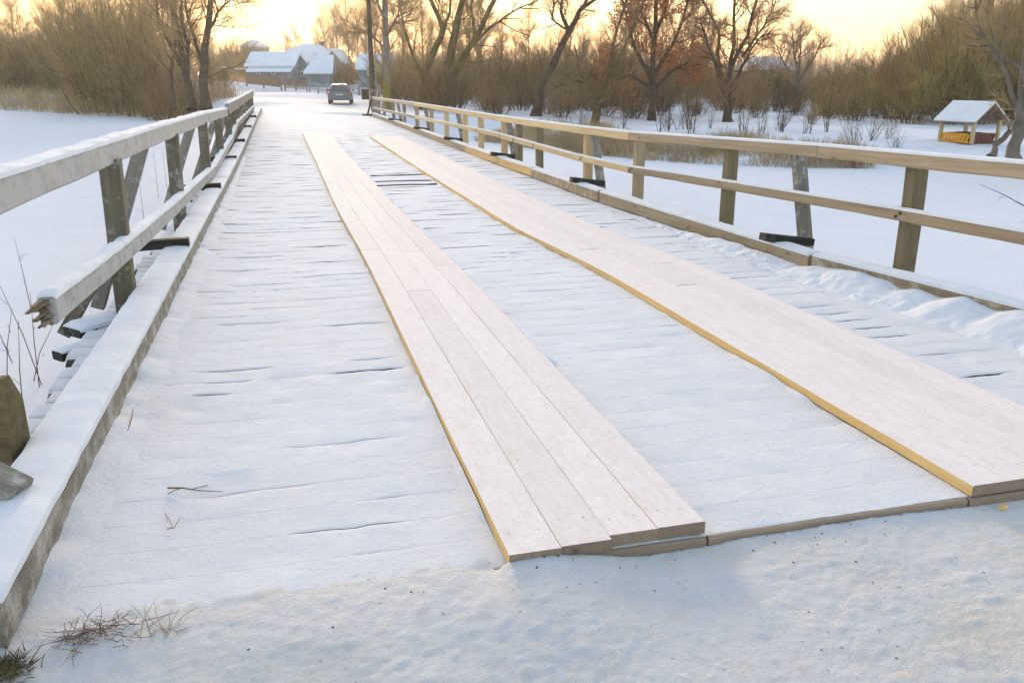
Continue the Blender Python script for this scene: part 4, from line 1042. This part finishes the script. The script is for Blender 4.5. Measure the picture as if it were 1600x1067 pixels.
# ------------------------------------------------------------ buildings
def boxm(x0, x1, y0, y1, z0, z1):
    V = [(x0, y0, z0), (x1, y0, z0), (x1, y1, z0), (x0, y1, z0), (x0, y0, z1), (x1, y0, z1), (x1, y1, z1), (x0, y1, z1)]
    return V, [(0, 3, 2, 1), (4, 5, 6, 7), (0, 1, 5, 4), (1, 2, 6, 5), (2, 3, 7, 6), (3, 0, 4, 7)]
def part_box(name, par, mat, x0, x1, y0, y1, z0, z1):
    V, Fc = boxm(x0, x1, y0, y1, z0, z1); return link(name, mesh(name, V, Fc), [mat], par)
M['wall_grey'] = plain('wall_grey', (.22, .28, .33), .9, .25, 1.5); M['wall_teal'] = plain('wall_teal', (.11, .25, .33), .8, .25, 1)
M['wall_green'] = plain('wall_green', (.10, .19, .22), .9, .3, 1); M['wall_brown'] = plain('wall_brown', (.24, .18, .14), .9, .3, 1)
M['trim'] = plain('trim_white', (.70, .74, .78), .6, .1); M['glass'] = plain('window_glass', (.05, .07, .09), .12, .1, spec=.6)
M['chimney'] = plain('brick_dark', (.16, .09, .07), .9, .3); M['fence_orange'] = plain('fence_orange', (.55, .30, .14), .85, .3, 2)
M['fence_brown'] = plain('fence_brown', (.22, .17, .13), .9, .3, 2); M['metal_blue'] = plain('fence_metal', (.25, .29, .36), .5, .2)
M['gable'] = plain('gable_boards', (.12, .075, .06), .8, .3, 3); M['yellow'] = plain('yellow_paint', (.78, .36, .02), .6, .2, 3); M['red_dark'] = plain('dark_red_paint', (.13, .05, .05), .7, .3, 3); M['cream'] = plain('cream_post', (.52, .40, .22), .7, .15)
def house(name, label, pxl, pxr, pyb, pye, pyr, d, deep, wall, style='side', roofm=None, wins=(), rz=0, over=.35, ridge=(0, 1), skip_back=False):
    """a building whose front runs across the view: eave height and ridge height measured in the picture"""
    c = at((pxl+pxr)/2, pyb, d); W = (pxr-pxl)*d/F; zb = c.z; vs = d/F/math.cos(TH)*1.0
    t = thing(name, label, 'house', (c.x, c.y, zb), -PSI+rz)
    he = (pyb-pye)*vs; hr = (pyb-pyr)*vs; x0, x1 = -W/2, W/2; gz = min(tz(c.x, c.y)-zb, 0)-1.0; rm = roofm or M['snow_roof']; th = .22
    if style == 'side':
        i0, i1 = lerp(x0, x1, ridge[0]), lerp(x0, x1, ridge[1])
        V = [(x0, 0, gz), (x1, 0, gz), (x1, deep, gz), (x0, deep, gz), (x0, 0, he), (x1, 0, he), (x1, deep, he), (x0, deep, he), (i0+.1, deep/2, hr-.1), (i1-.1, deep/2, hr-.1)]
        Fc = [(0, 1, 5, 4), (1, 2, 6, 9, 5), (2, 3, 7, 6), (3, 0, 4, 8, 7)]
        link('wall', mesh('wall', V, Fc), [wall], t)
        s_ = (hr-he)/(deep/2); e = over
        def slab(P): 
            n = len(P); V = list(P)+[(a, b, c_+th) for a, b, c_ in P]; return V, [tuple(range(n))[::-1], tuple(range(n, 2*n))]+[(j, (j+1) % n, n+(j+1) % n, n+j) for j in range(n)]
        for sgn, ya, yr in ((1, -e, deep/2), (-1, deep+e, deep/2)):
            P = [(x0-e, ya, he-s_*e), (x1+e, ya, he-s_*e), (i1+(e if ridge[1] == 1 else 0), yr, hr), (i0-(e if ridge[0] == 0 else 0), yr, hr)]
            if sgn < 0: P = P[::-1]
            V, Fc = slab(P); link('roof', mesh('roof', V, Fc), [rm], t)
        if ridge != (0, 1):
            for xx, ii, fl in ((x0-e, i0, 0), (x1+e, i1, 1)):
                if (ridge[0] == 0 and fl == 0) or (ridge[1] == 1 and fl == 1): continue
                P = [(xx, -e, he-s_*e), (xx, deep+e, he-s_*e), (ii, deep/2, hr)]
                V, Fc = slab(P if fl else P[::-1]); link('roof', mesh('roof', V, Fc), [rm], t)
    else:
        xm = 0
        V = [(x0, 0, gz), (x1, 0, gz), (x1, deep, gz), (x0, deep, gz), (x0, 0, he), (x1, 0, he), (x1, deep, he), (x0, deep, he), (xm, 0, hr), (xm, deep, hr)]
        Fc = [(0, 1, 5, 8, 4), (1, 2, 6, 5), (2, 3, 7, 9, 6), (3, 0, 4, 7)]
        link('wall', mesh('wall', V, Fc), [wall], t); e = over; s_ = (hr-he)/(W/2)
        for sg in (-1, 1):
            P = [(xm, -e, hr), (sg*(W/2+e), -e, he-s_*e), (sg*(W/2+e), deep+e, he-s_*e), (xm, deep+e, hr)]
            n = 4; V = list(P)+[(a, b, c_+th) for a, b, c_ in P]; Fc = [tuple(range(n)), tuple(range(n, 2*n))[::-1]]+[(j, (j+1) % n, n+(j+1) % n, n+j) for j in range(n)]
            link('roof', mesh('roof', V, Fc), [rm], t)
            P = [(xm, -e-.04, hr-.02), (sg*(W/2+e), -e-.04, he-s_*e-.02)]
            V = [(P[0][0], P[0][1], P[0][2]-.14), (P[1][0], P[1][1], P[1][2]-.14), (P[1][0], P[1][1], P[1][2]+.05), (P[0][0], P[0][1], P[0][2]+.05)]; V += [(a, b+.035, c_) for a, b, c_ in V]
            link('barge_board', mesh('barge_board', V, [(0, 1, 2, 3), (4, 7, 6, 5), (0, 4, 5, 1), (1, 5, 6, 2), (2, 6, 7, 3), (3, 7, 4, 0)]), [M['trim']], t)
    for (wx0, wx1, wy0, wy1) in wins:
        X = lambda p: (p-(pxl+pxr)/2)*d/F
        Z = lambda p: (pyb-p)*vs
        f = part_box('window', t, M['trim'], X(wx0), X(wx1), -.06, .02, Z(wy1), Z(wy0))
        part_box('pane', f, M['glass'], X(wx0)+.1, X(wx1)-.1, -.08, -.05, Z(wy1)+.1, Z(wy0)-.1)
    t['vs'] = vs; return t
h = house('barn', 'long low barn with a broad pale blue snowy roof left of the village', 389, 459, 127, 105, 87, 100, 6, M['wall_grey'], wins=[(402, 408, 113, 118), (425, 431, 113, 118)])
V, Fc = boxm(-2.5, 2.8, -1.6, 0, 1.0, 1.16)
for i in (2, 3, 6, 7): V[i] = (V[i][0], V[i][1], V[i][2]+.45)
link('lean_to_roof', mesh('lean_to_roof', V, Fc), [M['snow_roof']], h)
for x in (-2.3, 0, 2.5): part_box('porch_post', h, M['wall_teal'], x-.07, x+.07, -1.5, -1.36, -.8, 1.03)
V, Fc = boxm(-3.9, -2.8, -1, 1.5, 1.35, 1.47); link('side_porch_roof', mesh('side_porch_roof', V, Fc), [M['snow_roof']], h)
part_box('porch_post', h, M['wall_grey'], -3.75, -3.62, -.9, -.77, -.8, 1.34)
house('house', 'narrow teal gabled house squeezed between the barn and the green shed', 458, 480, 128, 98, 86, 103, 7, M['wall_teal'], 'gable', wins=[(470, 476, 113, 121)], over=.25)
house('shed', 'dark green shed whose snowy roof slopes to the right of the teal house', 480, 516, 128, 114, 92, 98, 5, M['wall_green'], 'side', rz=.12, ridge=(.35, 1))
h = house('house', 'large house with a high snow covered hipped roof behind the barn', 424, 520, 122, 95, 75, 122, 9, M['wall_teal'], 'side', ridge=(.42, .72), wins=[(462, 470, 100, 108), (500, 508, 100, 108)])
for x, w_, z in ((1.1, 1.1, 2.6), (3.2, 1.0, 2.5)):
    dm = part_box('dormer', h, M['wall_brown'], x, x+w_, .9, 3.0, z, z+.75)
    V = [(x-.15, .7, z+.7), (x+w_/2, .7, z+1.15), (x+w_+.15, .7, z+.7), (x-.15, 3.4, z+.7), (x+w_/2, 3.4, z+1.15), (x+w_+.15, 3.4, z+.7)]
    link('dormer_roof', mesh('dormer_roof', V, [(0, 2, 1), (3, 4, 5), (0, 1, 4, 3), (1, 2, 5, 4), (0, 3, 5, 2)]), [M['snow_roof']], dm)
part_box('chimney', h, M['chimney'], 1.9, 2.5, 4.2, 4.8, 3.6, 5.2)
house('house', 'small house with a snow roof at the right shoulder of the hipped roof', 508, 536, 122, 98, 82, 118, 7, M['wall_grey'], 'gable')
house('house', 'teal walled house with a snowy roof seen between the birches and the utility pole', 561, 606, 126, 109, 90, 100, 6, M['wall_teal'], 'side', wins=[(575, 581, 112, 119), (590, 596, 112, 119)])
house('house', 'distant bluish snow roof rising left of the barn', 378, 404, 100, 76, 66, 180, 9, M['wall_grey'], 'side', ridge=(.3, .6))
house('house', 'grey house with a snow dusted roof among the trees behind the right bank', 1184, 1238, 146, 112, 96, 100, 8, M['wall_grey'], 'side', rz=.15, ridge=(.1, .9), wins=[(1195, 1201, 120, 130), (1215, 1221, 120, 130)], roofm=M['trim'])
house('shed', 'small shed with a white snow roof beside the slender pale tree', 1226, 1268, 156, 143, 129, 92, 4, M['wall_brown'], 'side')
house('house', 'low house with a snow roof glimpsed through the brush behind the leaning tree', 712, 770, 158, 142, 128, 98, 6, M['wall_brown'], 'side')

# fences
def fence(label, a, b, n, h, mat, name='board_fence', pw=.85, rails=2, posts=3, gap=True, arch=0.0, slat='slat'):
    A, B = Vector(a), Vector(b); t = thing(name, label, 'fence', A, math.atan2((B-A).y, (B-A).x)); L = (B-A).to_2d().length; dz = (B-A).z
    w_ = L/n*pw; V, Fc = boxm(0, w_, -.012, .012, 0, h); sm = mesh(slat, V, Fc); sm.materials.append(mat)
    for i in range(n):
        x = L*i/n; o = bpy.data.objects.new(slat, sm); COL.objects.link(o); o.parent = t; o.location = (x, 0, dz*x/L+.05-.1)
        o.scale = (1, 1, 1+arch*math.sin(math.pi*i/n)+random.uniform(-.03, .03))
    for k in range(rails):
        z = h*(.25+.55*k/max(1, rails-1)); V = [(0, .014, z), (L, .014, z+dz), (L, .06, z+dz), (0, .06, z), (0, .014, z+.08), (L, .014, z+.08+dz), (L, .06, z+.08+dz), (0, .06, z+.08)]
        link('rail', mesh('rail', V, boxm(0, 1, 0, 1, 0, 1)[1]), [mat], t)
    for k in range(posts):
        x = L*k/(posts-1); V, Fc = boxm(x-.06, x+.06, .062, .18, -.4+dz*x/L, h+.12+dz*x/L); link('post', mesh('post', V, Fc), [mat], t)
    return t
def gp(px, py, d):
    p = at(px, py, d); return (p.x, p.y, p.z)
fence('orange brown board fence at the road bend below the far left roof', gp(358, 126, 96), gp(383, 129, 92), 16, .75, M['fence_orange'], pw=.92)
fence('dark board fence with a snowy arched top along the barn', gp(384, 130, 90), gp(438, 136, 86), 30, .8, M['fence_brown'], pw=.95, arch=.25)
fence('brown picket fence between the barn fence and the metal panels', gp(444, 137, 86), gp(478, 140, 84), 22, .9, M['fence_brown'], name='picket_fence', pw=.5)
fence('bluish metal railing panels beside the road left of the car', gp(482, 141, 82), gp(524, 148, 76), 26, .75, M['metal_blue'], name='metal_fence', pw=.25, posts=4, slat='bar')
fence('low metal railing continuing behind the car to the right', gp(530, 148, 80), gp(575, 152, 78), 26, .8, M['metal_blue'], name='metal_fence', pw=.25, posts=4, slat='bar')
p = at(352, 127, 98)
g = thing('gate_post', 'stout brown gate post with green stain where the left road begins', 'post', (p.x, p.y, p.z))
part_box('shaft', g, M['mossy2'], -.28, .28, -.25, .25, -.6, 1.35); part_box('cap_stone', g, M['wall_brown'], -.38, .38, -.35, .35, 1.35, 1.5); part_box('snow_cap', g, M['snow'], -.34, .34, -.3, .3, 1.5, 1.58)

# utility pole
p = at(583, 160, 47); zp = tz(p.x, p.y)
up_ = thing('utility_pole', 'tall thin dark utility pole at the far end of the right railing', 'pole', (p.x, p.y, zp))
T = Tubes(); T.add([Vector((0, 0, -.4)), Vector((0, 0, 5)), Vector((.05, 0, 10.5))], [.15, .13, .10], 10); link('shaft', T.mesh('shaft'), [M['bark']], up_)
part_box('crossarm', up_, M['bark'], -.8, .8, -.06, .06, 9.7, 9.85)
for x in (-.7, 0, .7):
    T = Tubes(); T.add([Vector((x, 0, 9.85)), Vector((x, 0, 9.95)), Vector((x, 0, 10.05))], [.03, .05, .02], 6); link('insulator', T.mesh('insulator'), [M['trim']], up_)
T = Tubes(); T.add([Vector((.12, .1, -.3)), Vector((.2, .1, 2.6))], [.10, .09], 8); link('stub_stake', T.mesh('stub_stake'), [M['grey']], up_)

# ------------------------------------------------------------ pavilion
P0 = at(1492, 224, 31.4); zg = tz(P0.x, P0.y)-.07
pv = thing('pavilion', 'small yellow garden pavilion with a snowy gabled roof on the right bank', 'pavilion', (P0.x, P0.y, zg), -PSI-.48-.70)
W, D, Hh = 1.42, 1.30, .95
part_box('floor', pv, M['wall_brown'], -W/2-.08, W/2+.08, -.08, D+.08, -.25, .10)
for x in (-W/2, W/2):
    for y in (0, D): part_box('post', pv, M['cream'], x-.055, x+.055, y-.055, y+.055, .10, Hh)
def lattice(x0, x1, y, n, mt, along='x'):
    tr = part_box('handrail', pv, mt, *((x0, x1, y-.03, y+.03) if along == 'x' else (y-.03, y+.03, x0, x1)), .39, .45)
    part_box('bottom_rail', pv, mt, *((x0, x1, y-.03, y+.03) if along == 'x' else (y-.03, y+.03, x0, x1)), .12, .18)
    for i in range(n):
        a = lerp(x0, x1, i/n); b = lerp(x0, x1, (i+.62)/n); V = []
        for t_ in (-.015, .015):
            for u, z in ((a, .18), (b, .18), (b+.07, .39), (a+.07, .39)): V.append((u, y+t_, z) if along == 'x' else (y+t_, u, z))
        link('slat', mesh('slat', V, [(0, 1, 2, 3), (7, 6, 5, 4), (0, 4, 5, 1), (1, 5, 6, 2), (2, 6, 7, 3), (3, 7, 4, 0)]), [mt], pv)
lattice(-W/2+.06, W/2-.13, 0, 8, M['yellow']); lattice(.06, D-.13, W/2, 6, M['red_dark'], 'y'); lattice(-W/2+.06, W/2-.13, D, 8, M['yellow']); lattice(.06, D-.13, -W/2, 6, M['yellow'], 'y')
e = .22; zr = Hh+.56
for sg in (0, 1):
    ya, yr = (-e, D/2) if sg == 0 else (D+e, D/2); ze = Hh-.12
    P = [(-W/2-e, ya, ze), (W/2+e, ya, ze), (W/2+e, yr, zr), (-W/2-e, yr, zr)]
    if sg: P = P[::-1]
    V = P+[(a, b, c_+.05) for a, b, c_ in P]; Fq = [(3, 2, 1, 0), (4, 5, 6, 7), (0, 1, 5, 4), (1, 2, 6, 5), (2, 3, 7, 6), (3, 0, 4, 7)]
    ro = link('roof', mesh('roof', V, Fq), [M['wall_brown']], pv)
    V = [(a*.99, b, c_+.052) for a, b, c_ in P]+[(a*.985, b, c_+.11) for a, b, c_ in P]; link('snow', mesh('snow', V, Fq), [M['snow']], ro)
for x in (-W/2, W/2-.03):
    V = [(x, -.02, Hh), (x, D+.02, Hh), (x, D/2, zr-.08), (x+.03, -.02, Hh), (x+.03, D+.02, Hh), (x+.03, D/2, zr-.08)]
    link('gable_panel', mesh('gable_panel', V, [(0, 1, 2), (3, 5, 4), (0, 3, 4, 1), (1, 4, 5, 2), (2, 5, 3, 0)]), [M['gable']], pv)
part_box('table_top', pv, M['red_dark'], -.4, .4, .45, .9, .44, .48); part_box('table_leg', pv, M['red_dark'], -.05, .05, .62, .72, .1, .44)

# ------------------------------------------------------------ car seen from behind
M['paint'] = plain('car_paint', (.10, .15, .21), .35, .08, 1, .6, .5); M['carglass'] = plain('car_glass', (.06, .08, .09), .08, .05, spec=.8)
M['rubber'] = plain('rubber', (.02, .02, .02), .9, .2); M['lamp_red'] = plain('tail_lamp', (.45, .10, .05), .3, .1); M['steel'] = plain('wheel_steel', (.4, .4, .42), .4, .1, metal=.7)
M['plate'] = plain('number_plate', (.7, .7, .68), .5, .05)
pc = at(531, 163, 62); zc = tz(pc.x, pc.y)+.03
car = thing('parked_car', 'dark grey estate car seen from behind on the snowy road beyond the bridge', 'car', (pc.x, pc.y, zc), -R(3.7)-.05)
def loft(rows, name, mat, par, smooth=True):
    V = []; Fc = []; n = len(rows[0])
    for rw in rows: V += rw
    for i in range(len(rows)-1):
        for j in range(n):
            a = i*n+j; b = i*n+(j+1) % n; Fc.append((a, b, b+n, a+n))
    Fc.append(tuple(range(n))[::-1]); Fc.append(tuple(range((len(rows)-1)*n, len(rows)*n)))
    return link(name, mesh(name, V, Fc, smooth=False), [mat], par)
def sect(y, w_, zb, zt, r_=.1, wt=None):
    wt = wt or w_-.08
    return [(-w_/2, y, zb+.1), (-w_/2+.06, y, zb), (w_/2-.06, y, zb), (w_/2, y, zb+.1), (w_/2+.01, y, (zb+zt)/2), (wt/2, y, zt-r_), (wt/2-.08, y, zt), (-wt/2+.08, y, zt), (-wt/2, y, zt-r_), (-w_/2-.01, y, (zb+zt)/2)]
loft([sect(0, 1.55, .38, .80), sect(.06, 1.70, .30, .93), sect(.5, 1.74, .28, .96), sect(2.2, 1.74, .28, .95), sect(3.3, 1.72, .28, .92), sect(4.1, 1.66, .30, .80), sect(4.25, 1.5, .36, .68)], 'body', M['paint'], car)
loft([sect(.12, 1.52, .90, .96, .02, 1.48), sect(.30, 1.44, .92, 1.30, .08, 1.18), sect(.5, 1.44, .92, 1.44, .08, 1.14), sect(1.6, 1.46, .92, 1.47, .08, 1.16), sect(2.3, 1.46, .92, 1.40, .08, 1.14), sect(3.1, 1.48, .88, .96, .02, 1.40)], 'cabin', M['paint'], car)
def quad(name, P, mat, par, t_=.02):
    V = list(P)+[(a, b-t_, c_) for a, b, c_ in P]; return link(name, mesh(name, V, [(0, 1, 2, 3), (7, 6, 5, 4), (0, 4, 5, 1), (1, 5, 6, 2), (2, 6, 7, 3), (3, 7, 4, 0)]), [mat], par)
quad('rear_window', [(-.60, .135, .98), (.60, .135, .98), (.50, .33, 1.33), (-.50, .33, 1.33)], M['carglass'], car, .03)
for s_ in (-1, 1):
    V = [(s_*.735, .65, .98), (s_*.735, 2.7, .98), (s_*.62, 2.2, 1.34), (s_*.62, .75, 1.38)]; V += [(a+s_*.02, b, c_) for a, b, c_ in V]
    link('side_window', mesh('side_window', V, [(0, 1, 2, 3), (7, 6, 5, 4), (0, 4, 5, 1), (1, 5, 6, 2), (2, 6, 7, 3), (3, 7, 4, 0)]), [M['carglass']], car)
    quad('tail_lamp', [(s_*.80, -.0, .66), (s_*.62, -.0, .66), (s_*.62, -.0, .90), (s_*.78, -.0, .90)][::s_], M['lamp_red'], car, .03)
    part_box('mirror', car, M['paint'], *( (.86, 1.02) if s_ > 0 else (-1.02, -.86)), 2.75, 2.85, .92, 1.06)
    for y in (.75, 3.4):
        T = Tubes(); T.V = []; n = 20; x0 = s_*.68; x1 = s_*.87; V = []; Fc = []
        prof = [(x0, .20), (x0, .30), (x0+s_*.03, .32), (x1-s_*.03, .32), (x1, .29), (x1, .20)]
        for a, rr_ in prof:
            for j in range(n): V.append((a, math.cos(2*math.pi*j/n)*rr_, math.sin(2*math.pi*j/n)*rr_))
        for i in range(5):
            for j in range(n): Fc.append((i*n+j, i*n+(j+1) % n, (i+1)*n+(j+1) % n, (i+1)*n+j))
        wh = link('wheel', mesh('wheel', V, Fc), [M['rubber']], car, (0, y, .32))
        V = [(x1-s_*.02, math.cos(2*math.pi*j/n)*.205, math.sin(2*math.pi*j/n)*.205) for j in range(n)]+[(x1-s_*.05, 0, 0)]
        link('rim', mesh('rim', V, [(j, (j+1) % n, n) for j in range(n)]), [M['steel']], wh)
part_box('bumper', car, M['paint'], -.84, .84, -.10, .02, .36, .56)
part_box('number_plate', car, M['plate'], -.26, .26, -.035, -.005, .62, .73)
quad('tailgate', [(-.58, -.012, .60), (.58, -.012, .60), (.58, .02, .92), (-.58, .02, .92)], M['paint'], car, .03)
part_box('exhaust_pipe', car, M['steel'], .45, .53, -.12, .2, .27, .34)
for s_ in (-.5, .46): part_box('roof_rail', car, M['rubber'], s_, s_+.04, .6, 2.2, 1.48, 1.52)

# ------------------------------------------------------------ cold hazy air between here and the far trees
hz = NT('haze_air')
vol = hz.n('ShaderNodeVolumePrincipled'); vol.inputs['Density'].default_value = .0006
vol.inputs['Color'].default_value = (.95, .93, .90, 1); vol.inputs['Anisotropy'].default_value = .5
mo = [q for q in hz.t.nodes if q.type == 'OUTPUT_MATERIAL'][0]
hz.t.nodes.remove(hz.b); hz.l(vol.outputs[0], mo.inputs['Volume'])
V, Fc = boxm(-2500, 2500, -900, 3500, -3.2, 26)
link('haze', mesh('haze', V, Fc), [hz.m], kind='stuff')
